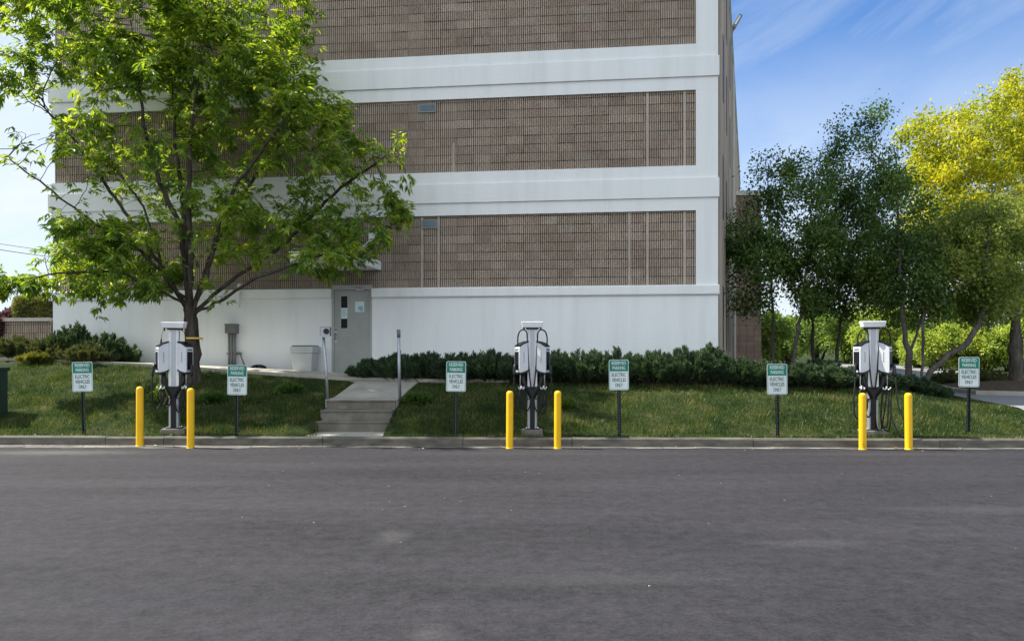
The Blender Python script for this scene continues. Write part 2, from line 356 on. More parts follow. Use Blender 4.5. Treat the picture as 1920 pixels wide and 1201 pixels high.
# ------------------------------------------------------------------ facade frame
TA = .109; ca, sa = math.cos(math.atan(TA)), math.sin(math.atan(TA)); Y0 = 19.5
def fp(u, z, n=0.0): return (u*ca-n*sa, Y0-u*sa-n*ca, z)
def pu(px): k = (px-CX)/F; return (k*Y0/(1+TA*k))/ca
def fz(px, py): k = (px-CX)/F; return EYE-(py-HY)/F*Y0/(1+TA*k)
def fbox(b, u0, u1, z0, z1, n0, n1):
    b.hexa([fp(u0,z0,n1),fp(u1,z0,n1),fp(u1,z0,n0),fp(u0,z0,n0),fp(u0,z1,n1),fp(u1,z1,n1),fp(u1,z1,n0),fp(u0,z1,n0)])
UL, UR, UP = -13.08, 5.31, 4.75                        # left end, right corner, pilaster inner edge
ROOF = 14.8
SD = Vector((.322, 1, 0))
def sw(t, z, n=0.0):                                   # side wall: t metres deep, n outwards
    c = Vector(fp(UR, 0, 0)); q = Vector((SD.y, -SD.x, 0)).normalized()
    p = c+SD*t+q*n; return (p.x, p.y, z)

B = thing('office_building', 'tall office building of brown fluted block with white painted bands and a grey door', 'building', fp(-4, .6, 0))
# core
b = MB()
back_l = Vector(fp(UL, 0, -.125))+Vector((sa, ca, 0))*34
cr = fp(UR-.005, 0, -.125); cl = fp(UL+.005, 0, -.125); br = sw(36, 0, -.01)
b.prism([(cl[0],cl[1]),(cr[0],cr[1]),(br[0],br[1]),(back_l.x,back_l.y)], .4, ROOF)
b.build('core_wall', 'mortar', B)
# side wall skin, ribs, slot windows, trim
b = MB()
def sbox(b, t0, t1, z0, z1, n0, n1):
    b.hexa([sw(t0,z0,n1),sw(t1,z0,n1),sw(t1,z0,n0),sw(t0,z0,n0),sw(t0,z1,n1),sw(t1,z1,n1),sw(t1,z1,n0),sw(t0,z1,n0)])
segs = [.35, 2.6, 3.0, 6.2, 6.6, 10.4, 10.9, 15.5, 16.1, 22, 22.8, 29, 30, 36]
for i in range(0, len(segs), 2):
    sbox(b, segs[i], segs[i+1] if i+1 < len(segs) else 36, .6, ROOF-.5, 0, .06)
b.build('side_wall', 'side_wall', B)
for t in (2.6, 6.2, 10.4, 15.5, 22, 29): b = MB(); sbox(b, t+.02, t+.38, .6, ROOF-.6, .0, .09); b.build('pilaster', 'side_wall', B)
for t in (1.4, 4.4, 8.3, 13):
    for z in (2.0, 5.6, 8.9, 11.8):
        b = MB(); sbox(b, t, t+.55, z, z+1.7, .05, .075); b.build('window', 'dark_glass', B)
b = MB(); sbox(b, .1, 36.3, ROOF-.35, ROOF+.02, -.02, .075); sbox(b, .1, 36.3, ROOF+.02, ROOF+.12, -.1, .10); b.build('roof_trim', 'side_trim', B)
for t in (12.5,): b = MB(); b.tube([sw(t, 1.0, .10), sw(t, ROOF-.5, .10)], .05, 8); b.build('drainpipe', 'side_trim', B)
# annex
b = MB()
ax0, ax1, ay = 11.9, 13.47, 40.0
b.box(ax0, ax1, ay, ay+7, .8, 10.6); b.build('annex', 'annex', B)
b = MB()
for r in range(33): 
    z0 = 1.0+r*.29
    for c in range(4):
        b.box(ax0+.01+c*.39+.006, ax0+.01+(c+1)*.39-.006, ay-.04, ay-.005, z0, z0+.275)
b.build('annex_block', 'annex', B)
b = MB(); b.box(ax0-.1, ax1+.1, ay-.12, ay+7.1, 10.6, 10.85); b.build('annex_cap', 'side_trim', B)

# fluted block panels
panels = [(3.60, 5.51), (6.66, 8.60), (9.78, 11.95), (12.95, 14.0)]
def fluted(name, u0, u1, z0, z1, nface, parent, m='block', bw=.445, bh=.232, nf=8, skip=None):
    V = []; Q = []; cnt = 0
    rows = int(math.ceil((z1-z0)/bh)); cols = int(math.ceil((u1-u0)/bw))
    for r in range(rows):
        za = z0+r*bh; zb = min(za+bh, z1)
        if zb-za < .03: continue
        for c in range(cols):
            ub = u1-c*bw; ua = max(ub-bw, u0)
            if ub-ua < .05: continue
            if skip and any(s0 < ub-.02 and s1 > ua+.02 and t0 < zb-.02 and t1 > za+.02 for s0, s1, t0, t1 in skip):
                if any(s0 <= ua and s1 >= ub and t0 <= za and t1 >= zb for s0, s1, t0, t1 in skip): continue
            nn = max(1, int(round(nf*(ub-ua)/bw))); p = (ub-ua)/nn
            prof = []; nf0 = nface+random.uniform(-.006, .004); j = random.uniform(.85, 1.15)
            for k in range(nn):
                a = ua+k*p+.012*random.uniform(.85, 1.15)*j; e = ua+(k+1)*p-.012*random.uniform(.85, 1.15)*j
                h = nf0+random.uniform(-.003, .003)
                prof += [(a-.002, nface-.06), (a+.003, h), (e-.003, h), (e+.002, nface-.06)]
            prof = [(ua+.0045, nface-.06)]+prof+[(ub-.0045, nface-.06)]; m0 = len(prof)
            zl, zh = za+.006*random.uniform(.5, 1.6), zb-.006*random.uniform(.5, 1.6)
            for (u, n) in prof: V.append(fp(u, zl, n))
            for (u, n) in prof: V.append(fp(u, zh, n))
            for k in range(m0-1): Q.append((cnt+k, cnt+k+1, cnt+m0+k+1, cnt+m0+k))
            # little top and bottom lips so that the joints catch light
            for k in range(1, m0-1, 4):
                q = len(V)
                V.append(fp(prof[k+1][0], zh, nface-.05)); V.append(fp(prof[k+2][0], zh, nface-.05))
                Q.append((cnt+m0+k+1, cnt+m0+k+2, q+1, q))
            cnt = len(V)
    return np_obj(name, V, None, m, parent, quads=Q)
for i, (za, zb) in enumerate(panels):
    fluted('block_panel', UL, UP, za, zb, -.045, B)
for px, pn in ((1180, 0), (1214, 0), (1284, 0), (1214, 1), (1284, 1), (850, 1), (790, 0), (822, 0)):
    u = pu(px); za, zb = panels[pn]
    if px == 850: zb = za+.8
    b = MB(); fbox(b, u-.028, u+.028, za+.01, zb-.01, -.1, -.0425); b.build('mortar_joint', 'joint', B)
# white frame
bands = [(panels[0][1], panels[1][0]), (panels[1][1], panels[2][0]), (panels[2][1], panels[3][0])]
panels_top = panels[3][1]
for (za, zb) in bands:
    a, c = za+(zb-za)*.285, za+(zb-za)*.715
    b = MB(); fbox(b, UL-.02, UR, za, a, -.13, 0); fbox(b, UL-.1, UR+.02, a, c, -.13, .045); fbox(b, UL-.02, UR, c, zb, -.13, 0); b.build('white_band', 'white_paint', B)
b = MB(); fbox(b, UL-.02, UR, panels[3][1], ROOF+.1, -.13, 0)
b.build('parapet_wall', 'white_paint', B)
for (za, zb) in panels: b = MB(); fbox(b, UP, UR, za, zb, -.13, -.002); b.build('white_pilaster', 'white_paint', B)
DL, DR = pu(622), pu(697.5); DT = 3.69
b = MB()
fbox(b, UL+.02, DL, .4, 3.34, -.13, 0); b.build('white_base_wall', 'white_paint', B)
b = MB(); fbox(b, DR, UR, .4, 3.34, -.13, 0); b.build('white_base_wall', 'white_paint', B)
for (u0, u1) in ((UL-.08, DL), (DR, UR+.02)):
    A = [fp(u0,3.34,-.13),fp(u0,3.34,.045),fp(u0,3.37,.065),fp(u0,3.57,.065),fp(u0,3.598,.03),fp(u0,3.598,-.13)]
    C = [fp(u1,3.34,-.13),fp(u1,3.34,.045),fp(u1,3.37,.065),fp(u1,3.57,.065),fp(u1,3.598,.03),fp(u1,3.598,-.13)]
    b = MB(); b.loftpoly(A, C); b.build('ledge', 'white_paint', B)
# door
ZD = 1.27
d = MB(); fbox(d, DL+.07, DR-.07, ZD, DT-.14, -.08, -.02); door = d.build('door', 'door', B)
d = MB(); fbox(d, DL+.002, DL+.068, ZD, DT, -.08, .012); fbox(d, DR-.068, DR-.002, ZD, DT, -.08, .012); fbox(d, DL+.068, DR-.068, DT-.13, DT, -.08, .012)
d.build('door_frame', 'door_frame', B)
w0, w1 = pu(638), pu(652.5); z0, z1 = fz(645, 615), fz(645, 555)
d = MB(); fbox(d, w0+.02, w1-.02, z0, z1, -.02, -.014); d.build('window', 'dark_glass', door)
d = MB(); fbox(d, w0-.02, w0+.018, z0-.03, z1+.03, -.02, -.006); fbox(d, w1-.018, w1+.02, z0-.03, z1+.03, -.02, -.006)
fbox(d, w0+.018, w1-.018, z1, z1+.03, -.02, -.006); fbox(d, w0+.018, w1-.018, z0-.03, z0, -.02, -.006); d.build('window_frame', 'door_frame', door)
d = MB(); fbox(d, w0+.022, w1-.022, fz(645, 597), fz(645, 577), -.013, -.011); d.build('notice', 'paper', door)
d = MB()
for k in range(4): fbox(d, w0+.04, w1-.05-.02*(k % 2), fz(645, 581+k*3.6), fz(645, 579.8+k*3.6), -.011, -.0095)
d.build('notice_print', 'blue_ink', door)
n0, n1 = pu(665.5), pu(682.5)
d = MB(); fbox(d, n0, n1, fz(674, 584.5), fz(674, 565), -.02, -.016); d.build('notice', 'paper', door)
d = MB()
for k in range(3): fbox(d, n0+.08, n1-.03, fz(674, 575+k*2.6), fz(674, 573.4+k*2.6), -.016, -.0145)
fbox(d, n0+.13, n1-.03, fz(674, 582.5), fz(674, 581), -.016, -.0145)
d.build('notice_print', 'blue_ink', door)
h0 = pu(626.5)
d = MB(); fbox(d, h0, h0+.09, fz(630, 642), fz(630, 614), -.02, -.008); d.build('lock_plate', 'steel', door)
d = MB(); d.tube(spline([fp(h0+.045, fz(630, 636), -.008), fp(h0+.045, fz(630, 635), .05), fp(h0+.045, fz(630, 628), .055), fp(h0+.045, fz(630, 624), -.008)], 5), .014, 8)
fbox(d, h0+.02, h0+.07, fz(630, 620), fz(630, 616), -.008, .012); d.build('handle', 'grey_box', door)
d = MB(); fbox(d, pu(669), pu(684), fz(676, 545.5), fz(676, 541.5), -.02, .05)
d.tube([fp(pu(676), fz(676, 541), .045), fp(pu(684), fz(684, 538.5), .16), fp(pu(668), fz(668, 538), .02)], .012, 6); d.build('door_closer', 'steel', door)
d = MB(); fbox(d, DL-.02, DR+.02, 1.0, ZD, -.08, .14); d.build('threshold', 'concrete', B)
# vents on the blockwork
for (xa, xb, ya, yb) in ((784, 817, 195, 210.5), (790, 820, 412, 428)):
    u0, u1 = pu(xa), pu(xb); za, zb = fz(xa, yb), fz(xa, ya)
    v = MB(); fbox(v, u0, u1, za, zb, -.06, -.038); vent = v.build('vent', 'vent', B)
    v = MB(); fbox(v, u0, u0+.025, za, zb, -.038, -.02); fbox(v, u1-.025, u1, za, zb, -.038, -.02)
    fbox(v, u0+.025, u1-.025, zb-.02, zb, -.038, -.02); fbox(v, u0+.025, u1-.025, za, za+.02, -.038, -.02); v.build('vent_frame', 'vent', vent)
    v = MB(); k = 6; hh = (zb-za-.04)/k
    for j in range(k):
        q = za+.02+j*hh
        v.hexa([fp(u0+.026,q,-.016),fp(u1-.026,q,-.016),fp(u1-.026,q,-.024),fp(u0+.026,q,-.024),fp(u0+.026,q+hh*.8,-.032),fp(u1-.026,q+hh*.8,-.032),fp(u1-.026,q+hh*.8,-.037),fp(u0+.026,q+hh*.8,-.037)])
    v.build('louvre', 'vent', vent)
# canopy over the door
cu0, cu1 = pu(601), pu(714)
zc = fz(714, 508)
def cpt(u, n, z): return fp(u, z, n)
c = MB(); PR = 2.05; zs = .16
c.hexa([fp(cu0,zc-.02-zs*0,PR),fp(cu1,zc-.02,PR),fp(cu1,zc+.03,-.04),fp(cu0,zc+.03,-.04),fp(cu0,zc+.20,PR),fp(cu1,zc+.20,PR),fp(cu1,zc+.26,-.04),fp(cu0,zc+.26,-.04)])
can = c.build('canopy', 'white_paint', B)
c = MB(); fbox(c, cu0-.02, cu1+.02, zc+.215, zc+.25, PR-.02, PR+.02); c.build('drip_edge', 'white_paint', can)
for (wpx, uu) in ((700, cu1-.22), (608, cu0+.12)):
    zz = fz(wpx, 446); u = pu(wpx)
    c = MB(); fbox(c, u-.14, u+.12, zz-.14, zz+.14, -.05, -.02); c.build('rod_plate', 'white_paint', can)
    c = MB(); c.tube([fp(u, zz, -.02), fp(uu, zc+.20, PR-.45)], .035, 8); c.tube([fp(uu, zc+.18, PR-.45), fp(uu, zc+.27, PR-.45)], .06, 8); c.build('tie_rod', 'white_paint', can)
# overflow pipe on the ledge
u = pu(451); c = MB(); c.tube(spline([fp(u, fz(451, 533), -.04), fp(u, fz(451, 535), .09), fp(u, fz(451, 545), .1), fp(u, fz(451, 572), .1)], 5), .035, 8)
c.tube([fp(u, fz(451, 570), .1), fp(u, fz(451, 577), .1)], .05, 8); c.build('overflow_pipe', 'white_paint', B)

# flood light on the side roof edge
fl = thing('flood_light', 'dark flood lamp tilted up on the roof edge of the building side wall', 'lamp', sw(11.2, ROOF, .4))
p0 = Vector(sw(11.2, ROOF+.05, .02)); p1 = at(1374.5, 53, p0.y); p2 = at(1384, 37, p0.y)
c = MB(); c.tube([p0, p1], .05, 8); c.build('arm', 'grey_box', fl)
dv = (p2-p1).normalized(); sd = Vector((0, 1, 0)); nn_ = dv.cross(sd)
c = MB(); q0 = p1-dv*.02; q1 = p2+dv*.14
c.hexa([q0-sd*.2-nn_*.09, q0+sd*.2-nn_*.09, q0+sd*.2+nn_*.10, q0-sd*.2+nn_*.10, q1-sd*.2-nn_*.07, q1+sd*.2-nn_*.07, q1+sd*.2+nn_*.08, q1-sd*.2+nn_*.08]); c.build('lamp_head', 'grey_box', fl, bevel=.01)
c = MB(); a0 = p1+dv*.08; a1 = p2+dv*.08
off = nn_*.088
c.hexa([a0-sd*.203-nn_*.02, a0+sd*.203-nn_*.02, a0+sd*.203+nn_*.05, a0-sd*.203+nn_*.05, a1-sd*.203-nn_*.01, a1+sd*.203-nn_*.01, a1+sd*.203+nn_*.035, a1-sd*.203+nn_*.035]); c.build('lens', 'sign_white', fl)

# ------------------------------------------------------------------ path, walk, steps
def sidewalk_z(x, y): return zts(x, y)
rows = []
for u in np.arange(-30, -1.55, .5):
    w = .45 if u > -13 else .9
    rows.append((fp(u, 0, 1.55)[:2], fp(u, 0, w)[:2]))
for u, w in ((-1.5, .6), (-.9, .95), (-.3, 1.2), (.1, 1.45)): rows.append((fp(u, 0, 1.55)[:2], fp(u, 0, w)[:2]))
tag(drape('path', rows, 'walk', .085, .2), kind='structure')
def walk_z(x, y): return float(np.interp(y, [16.0, 16.85, 18.3, 19.6], [.783, .80, 1.17, 1.265]))
def PXY(px, Y): return ((px-CX)/F*Y, Y)
rows = [(PXY(610, 16.16), PXY(744, 16.16)), (PXY(616, 16.4), PXY(748, 16.4)), (PXY(626, 16.8), PXY(752, 16.8)), (PXY(648, 17.5), PXY(768, 17.5)), (PXY(668, 18.15), PXY(784, 18.15)), (PXY(640, 18.6), PXY(790, 18.6)), (PXY(622, 19.0), PXY(745, 19.0)), (PXY(620, 19.82), PXY(700, 19.75))]
tag(drape('walkway', rows, 'walk', .012, .3, walk_z), kind='structure')
st = thing('concrete_steps', 'three worn concrete steps rising from the kerb between the two steel posts', 'steps', (PXY(664, 15.5)[0], 15.5, .17))
c = MB(); xa, xb = SX0, SX1
c.box(xa, xb, float(yk(-4))+.155, 15.24, -.04, .178); c.build('landing', 'walk', st)
for (pa, pb, ya, yb, z0, z1) in ((597, 731, 15.24, 15.56, -.04, .392), (600.5, 735, 15.56, 16.07, .1, .60), (608, 741, 16.07, 16.35, .2, .79)):
    xa, xb = SX0, SX1
    c = MB(); c.box(xa, xb, ya, yb+.3, z0, z1-.035); c.box(xa-.005, xb+.005, ya-.02, yb+.0, z1-.035, z1); c.build('step', 'concrete', st, bevel=.008)
b = MB()
# posts by the steps
pp = thing('door_button_post', 'leaning steel post with a square push button box left of the steps', 'post', at(613.5, 750, 16.2))
c = MB(); c.tube([at(614, 752, 16.2), at(612, 700, 16.2), at(606, 626, 16.2)], .032, 12); c.build('pole', 'steel', pp)
cz = at(610.5, 621, 16.16)
c = MB(); c.box(cz.x-.115, cz.x+.115, cz.y-.05, cz.y+.05, cz.z-.10, cz.z+.10); bx_ = c.build('button_box', 'grey_box', pp, bevel=.012)
c = MB(); c.box(cz.x-.1, cz.x+.1, cz.y-.056, cz.y-.051, cz.z-.13, cz.z+.085); c.build('face_plate', 'steel', bx_)
def disc(c, x, y, z, r, th, n=24):
    A = [(x+r*math.cos(2*math.pi*k/n), y, z+r*math.sin(2*math.pi*k/n)) for k in range(n)]
    c.loftpoly([(p[0], y-th, p[2]) for p in A][::-1], A[::-1])
c = MB(); disc(c, cz.x+.03, cz.y-.057, cz.z+.0, .062, .02); c.build('push_button', 'black_plastic', bx_)
pq = thing('steel_post', 'bare upright steel pipe post right of the steps', 'post', at(749.5, 746, 16.4))
c = MB(); c.tube([at(750, 748, 16.4), at(748.5, 690, 16.4), at(747.5, 622, 16.4)], .034, 12); c.build('pole', 'steel', pq)
c = MB(); c.tube([at(747.6, 632, 16.4), at(747.4, 617.5, 16.4)], .041, 12); c.build('pole_cap', 'grey_box', pq)
# waste bin
u0, u1 = pu(565), pu(604.5); zb0 = 1.30; zb1 = fz(585, 648.5)
wb = thing('waste_bin', 'pale grey square plastic waste bin against the white wall left of the door', 'bin', fp((u0+u1)/2, zb0, .45))
c = MB(); t = .055; zm = zb1-.2; c.hexa([fp(u0+t,zb0,.68),fp(u1-t,zb0,.68),fp(u1-t,zb0,.22),fp(u0+t,zb0,.22),fp(u0+.01,zm,.72),fp(u1-.01,zm,.72),fp(u1-.01,zm,.17),fp(u0+.01,zm,.17)]); c.build('body', 'bin', wb, bevel=.02)
c = MB(); c.hexa([fp(u0-.01,zm,.74),fp(u1+.01,zm,.74),fp(u1+.01,zm,.15),fp(u0-.01,zm,.15),fp(u0-.02,zb1-.02,.75),fp(u1+.02,zb1-.02,.75),fp(u1+.02,zb1-.02,.14),fp(u0-.02,zb1-.02,.14)]); c.build('rim', 'bin', wb, bevel=.02)
c = MB(); fbox(c, u0+.03, u1-.03, zb1-.02, zb1+.006, .19, .70); c.build('opening', 'black_plastic', wb)
# electrical box with conduits
eb = thing('electrical_box', 'grey metal electrical box with conduits running down the white wall', 'electrical box', fp(pu(438), 1.4, .1))
c = MB(); fbox(c, pu(428), pu(448.5), fz(438, 625), fz(438, 608), 0.002, .2); c.build('box', 'grey_box', eb, bevel=.01)
c = MB(); fbox(c, pu(427.5), pu(449), fz(438, 609.5), fz(438, 607.2), 0.002, .215); c.build('lid', 'grey_box', eb)
for px in (433, 438, 443.5):
    c = MB(); u = pu(px); c.tube([fp(u, 1.3, .1), fp(u, fz(438, 624), .1)], .032, 10); c.tube([fp(u, fz(438, 630), .1), fp(u, fz(438, 626), .1)], .04, 10); c.build('conduit', 'conduit', eb)
c = MB(); fbox(c, pu(427), pu(454), fz(438, 664), fz(438, 661), .02, .06); c.build('strut', 'grey_box', eb)
c = MB(); c.tube(spline([fp(pu(449), fz(450, 662), .09), fp(pu(453), fz(450, 661), .1), fp(pu(456), fz(456, 668), .12), fp(pu(466), fz(466, 688), .2), fp(pu(470), 1.35, .22)], 5), .022, 8); c.build('flexible_conduit', 'conduit', eb)
# coil of dark hose at the wall foot
hb = MB(); hc = Vector(fp(pu(496), 0, .35)); hz = zts(hc.x, hc.y)+.02
for k in range(5):
    rr = .2-.012*k; hb.tube([hc+Vector((rr*1.05*math.cos(a)+.02*math.sin(3*k), rr*.6*math.sin(a), hz+.02+.026*k+.02*math.sin(a*2+k)))-Vector((0,0,hc.z)) for a in np.linspace(0, 2*math.pi, 25)], .017, 8)
tag(hb.build('hose_coil', 'rubber'), 'low black heap like coiled hose on the path below the white wall', 'hose')
# planter wall at the left
pw = thing('planter_wall', 'low wall of brown fluted block with a pale cap left of the building', 'wall', fp(-16, 1.5, 0))
zc0 = fz(60, 602); 
c = MB(); fbox(c, -26, UL-.06, .9, zc0, -.6, -.07); c.build('wall_core', 'mortar', pw)
fluted('wall_face', -26, UL-.06, 1.05, zc0, -.045, pw)
c = MB(); fbox(c, -26, UL-.1, zc0, zc0+.10, -.66, .03); c.build('wall_cap', 'cap_stone', pw)
# utility cabinet at the far left
uc = thing('utility_cabinet', 'dark green utility cabinet on the lawn cut by the left picture edge', 'cabinet', (-10.9, 15.5, .5))
c = MB(); q = at(15, 786, 15.8); zq0 = q.z; zq1 = at(14, 693, 15.5).z; x1 = q.x
c.box(x1-.75, x1, 15.3, 15.8, zq0-.1, zq1); cab = c.build('body', 'cabinet', uc, bevel=.015)
c = MB(); c.box(x1-.80, x1+.03, 15.25, 15.84, zq1-.02, zq1+.06); c.build('lid', 'cabinet', uc, bevel=.02)
c = MB(); c.box(x1-.8, x1+.04, 15.25, 15.84, zq0-.25, zq0-.02); c.build('base', 'concrete', uc)
c = MB(); c.box(x1-.70, x1-.05, 15.285, 15.3, zq0+.06, zq1-.08); c.box(x1-.14, x1-.10, 15.25, 15.285, zq0+.45, zq0+.6); c.build('door', 'cabinet', uc)
# overhead wires
for i, (ya, yb, lab) in enumerate(((445, 463, 'upper of two thin overhead wires crossing the sky at left'), (456, 474, 'lower of two thin overhead wires crossing the sky at left'))):
    A = at(-300, ya-50, 60); C_ = at(180, yb+16, 75)
    c = MB(); pts = [A.lerp(C_, t)-Vector((0, 0, 1.2*4*t*(1-t)*.4)) for t in np.linspace(0, 1, 24)]
    c.tube(pts, .028 if i else .022, 6); tag(c.build('overhead_wire', 'rubber'), lab, 'wire', 'overhead wires in the left sky')

# ------------------------------------------------------------------ bollards
def make_bollard():
    o = thing('bollard', '', 'bollard', world=False, group='yellow bollards along the kerb')
    c = MB(); r = .066
    c.lathe([(r, .0), (r, 1.045), (r*.985, 1.062), (r*.9, 1.085), (r*.68, 1.103), (r*.35, 1.112), (.001, 1.115)], 28); c.build('sleeve', 'yellow', o)
    c = MB(); c.lathe([(r+.007, 0), (r+.007, .010), (r+.003, .014), (r+.002, .03)], 28); c.build('base_ring', 'scuff', o)
    return o
bl = [(262, 836, 724, 'yellow bollard left of the charger by the tree'), (357.5, 839.5, 727, 'yellow bollard right of the charger by the tree'),
      (955.5, 840, 732, 'yellow bollard left of the charger in front of the white wall'), (1045.5, 840, 732, 'yellow bollard right of the charger in front of the white wall'),
      (1617.5, 842, 736, 'yellow bollard left of the charger by the dark trees'), (1704, 842, 736, 'yellow bollard right of the charger by the dark trees')]
proto = None
for px, py, pt, lab in bl:
    Y = F*EYE/(py-HY); X = (px-CX)/F*Y; Y = min(Y, float(yk(X))-.12); X = (px-CX)/F*Y
    if proto is None: proto = make_bollard(); proto.location = (X, Y, 0); proto['label'] = lab; bo = proto
    else: bo = copy_thing(proto, (X, Y, 0), random.uniform(0, 6), lab)
    h = EYE-(pt-HY)/F*Y; bo.scale = (1, 1, h/1.115)
    bo.rotation_euler[0] = random.uniform(-.006, .006); bo.rotation_euler[1] = random.uniform(-.008, .008)

# ------------------------------------------------------------------ signs
def text_mesh(txt, width, height, z, m, name, parent, y):
    cu = bpy.data.curves.new('lettering', 'FONT'); cu.body = txt; cu.align_x = 'CENTER'; cu.size = 1; cu.offset = .014; cu.extrude = .002; cu.resolution_u = 3
    ob = bpy.data.objects.new('tmp', cu); COL.objects.link(ob); bpy.context.view_layer.update()
    me = bpy.data.meshes.new_from_object(ob.evaluated_get(bpy.context.evaluated_depsgraph_get()))
    bpy.data.objects.remove(ob); me.name = name
    co = np.zeros(len(me.vertices)*3, dtype=np.float32); me.vertices.foreach_get('co', co); co = co.reshape(-1, 3)
    mn, mx = co.min(0), co.max(0)
    out = np.empty_like(co); out[:, 0] = (co[:, 0]-(mn[0]+mx[0])/2)*width/(mx[0]-mn[0])
    out[:, 2] = (co[:, 1]-mn[1])*height/(mx[1]-mn[1])+z; out[:, 1] = y-co[:, 2]*.4
    me.vertices.foreach_set('co', out.ravel()); me.update(); me.materials.clear(); me.materials.append(M[m])
    o = bpy.data.objects.new(name, me); COL.objects.link(o); o.parent = parent; ORIG[o] = Vector((0, 0, 0)); return o
def rrect(w, h, r, zc, n=6):
    P = []
    for (sx, sz, a0) in ((1, 1, 0), (-1, 1, 90), (-1, -1, 180), (1, -1, 270)):
        for k in range(n+1):
            a = R(a0+90*k/n); P.append((sx*(w/2-r)+r*math.cos(a), zc+sz*(h/2-r)+r*math.sin(a)))
    return P
SW, SH = .385, .590
def make_sign(hp):
    o = thing('parking_sign', '', 'sign', world=False, group='electric vehicle parking signs on the lawn')
    zc = hp-SH/2
    def plate(c, P, y0, y1): c.loftpoly([(x, y0, z) for x, z in P], [(x, y1, z) for x, z in P])
    c = MB(); plate(c, rrect(SW, SH, .035, zc), -.036, -.032); pn = c.build('panel', 'sign_white', o)
    Po, Pi = rrect(SW-.022, SH-.022, .028, zc), rrect(SW-.036, SH-.036, .022, zc); n = len(Po)
    c = MB(); V = [(x, -.0372, z) for x, z in Po]+[(x, -.0372, z) for x, z in Pi]
    c.add(V, [(i, i+n, (i+1) % n+n, (i+1) % n) for i in range(n)]); c.build('border_line', 'sign_green', pn)
    zt1 = zc+SH/2-.0175; zt0 = zc+SH/2-.225
    P = [p for p in rrect(SW-.034, SH-.034, .021, zc) if p[1] > zc]
    P = P+[(-(SW-.034)/2, zt0), ((SW-.034)/2, zt0)]
    c = MB(); c.loftpoly([(x, -.0365, z) for x, z in P], [(x, -.0384, z) for x, z in P]); c.build('green_field', 'sign_green', pn)
    text_mesh('RESERVED', .275, .066, zc+.197, 'sign_white', 'lettering', pn, -.0392)
    text_mesh('PARKING', .245, .066, zc+.103, 'sign_white', 'lettering', pn, -.0392)
    text_mesh('ELECTRIC', .275, .072, zc-.032, 'sign_ink', 'lettering', pn, -.0372)
    text_mesh('VEHICLES', .275, .072, zc-.133, 'sign_ink', 'lettering', pn, -.0372)
    text_mesh('ONLY', .15, .072, zc-.234, 'sign_ink', 'lettering', pn, -.0372)
    c = MB()                                            # u-channel post
    pr = [(-.035,-.03),(-.018,-.03),(-.014,.0),(.014,.0),(.018,-.03),(.035,-.03),(.035,-.025),(.022,-.025),(.018,.005),(-.018,.005),(-.022,-.025),(-.035,-.025)]
    c.prism(pr[::-1], -.3, hp-.03); ps = c.build('post', 'post', o)
    c = MB(); zz = []
    for k in range(40):
        z = .05+k*.05
        if z < hp-SH-.02: zz += [z-.009, z+.009]
    c.add([(x, -.0015, z) for z in zz for x in (-.006, .006)], [(2*i, 2*i+1, 2*i+3, 2*i+2) for i in range(len(zz)-1)])
    hs = c.build('post_hole_strip', 'steel', ps); hs.data.materials.append(M['post'])
    for i, p in enumerate(hs.data.polygons): p.material_index = i % 2
    for z in (zc+SH/2-.008, zc-SH/2+.02): c = MB(); disc(c, 0, -.0385, z, .008, .004, 10); c.build('bolt', 'steel', o)
    return o
sg = [(158.5, 812, 678, 'green and white reserved parking sign leftmost, nearest the green cabinet', -.02, .10),
      (444.5, 815, 684, 'reserved parking sign between the tree charger and the concrete steps', .012, .03),
      (854, 818, 677, 'reserved parking sign right of the steps on a black post', .012, .0),
      (1161, 816, 674, 'reserved parking sign with perforated post right of the middle charger', -.01, .0),
      (1457.5, 816, 682, 'reserved parking sign standing before the dark clipped shrubs left of the last charger', -.012, -.06),
      (1814.5, 806, 669, 'reserved parking sign rightmost, in front of the sunny kerbed island', .006, -.12)]
sp = None
for px, py, pt, lab, tilt, yaw in sg:
    Y = float(yk((px-CX)/F*14.5))+.33; X = (px-CX)/F*Y; z0 = zts(X, Y)
    if px > 1800: Y += .35; X = (px-CX)/F*Y; z0 = zts(X, Y)
    zt_ = EYE-(pt-HY)/F*Y
    if sp is None: sp = make_sign(1.48); so = sp; so['label'] = lab
    else: so = copy_thing(sp, (0, 0, 0), 0, lab)
    so.location = (X, Y, zt_-1.48); so.rotation_euler = (0, tilt, yaw)

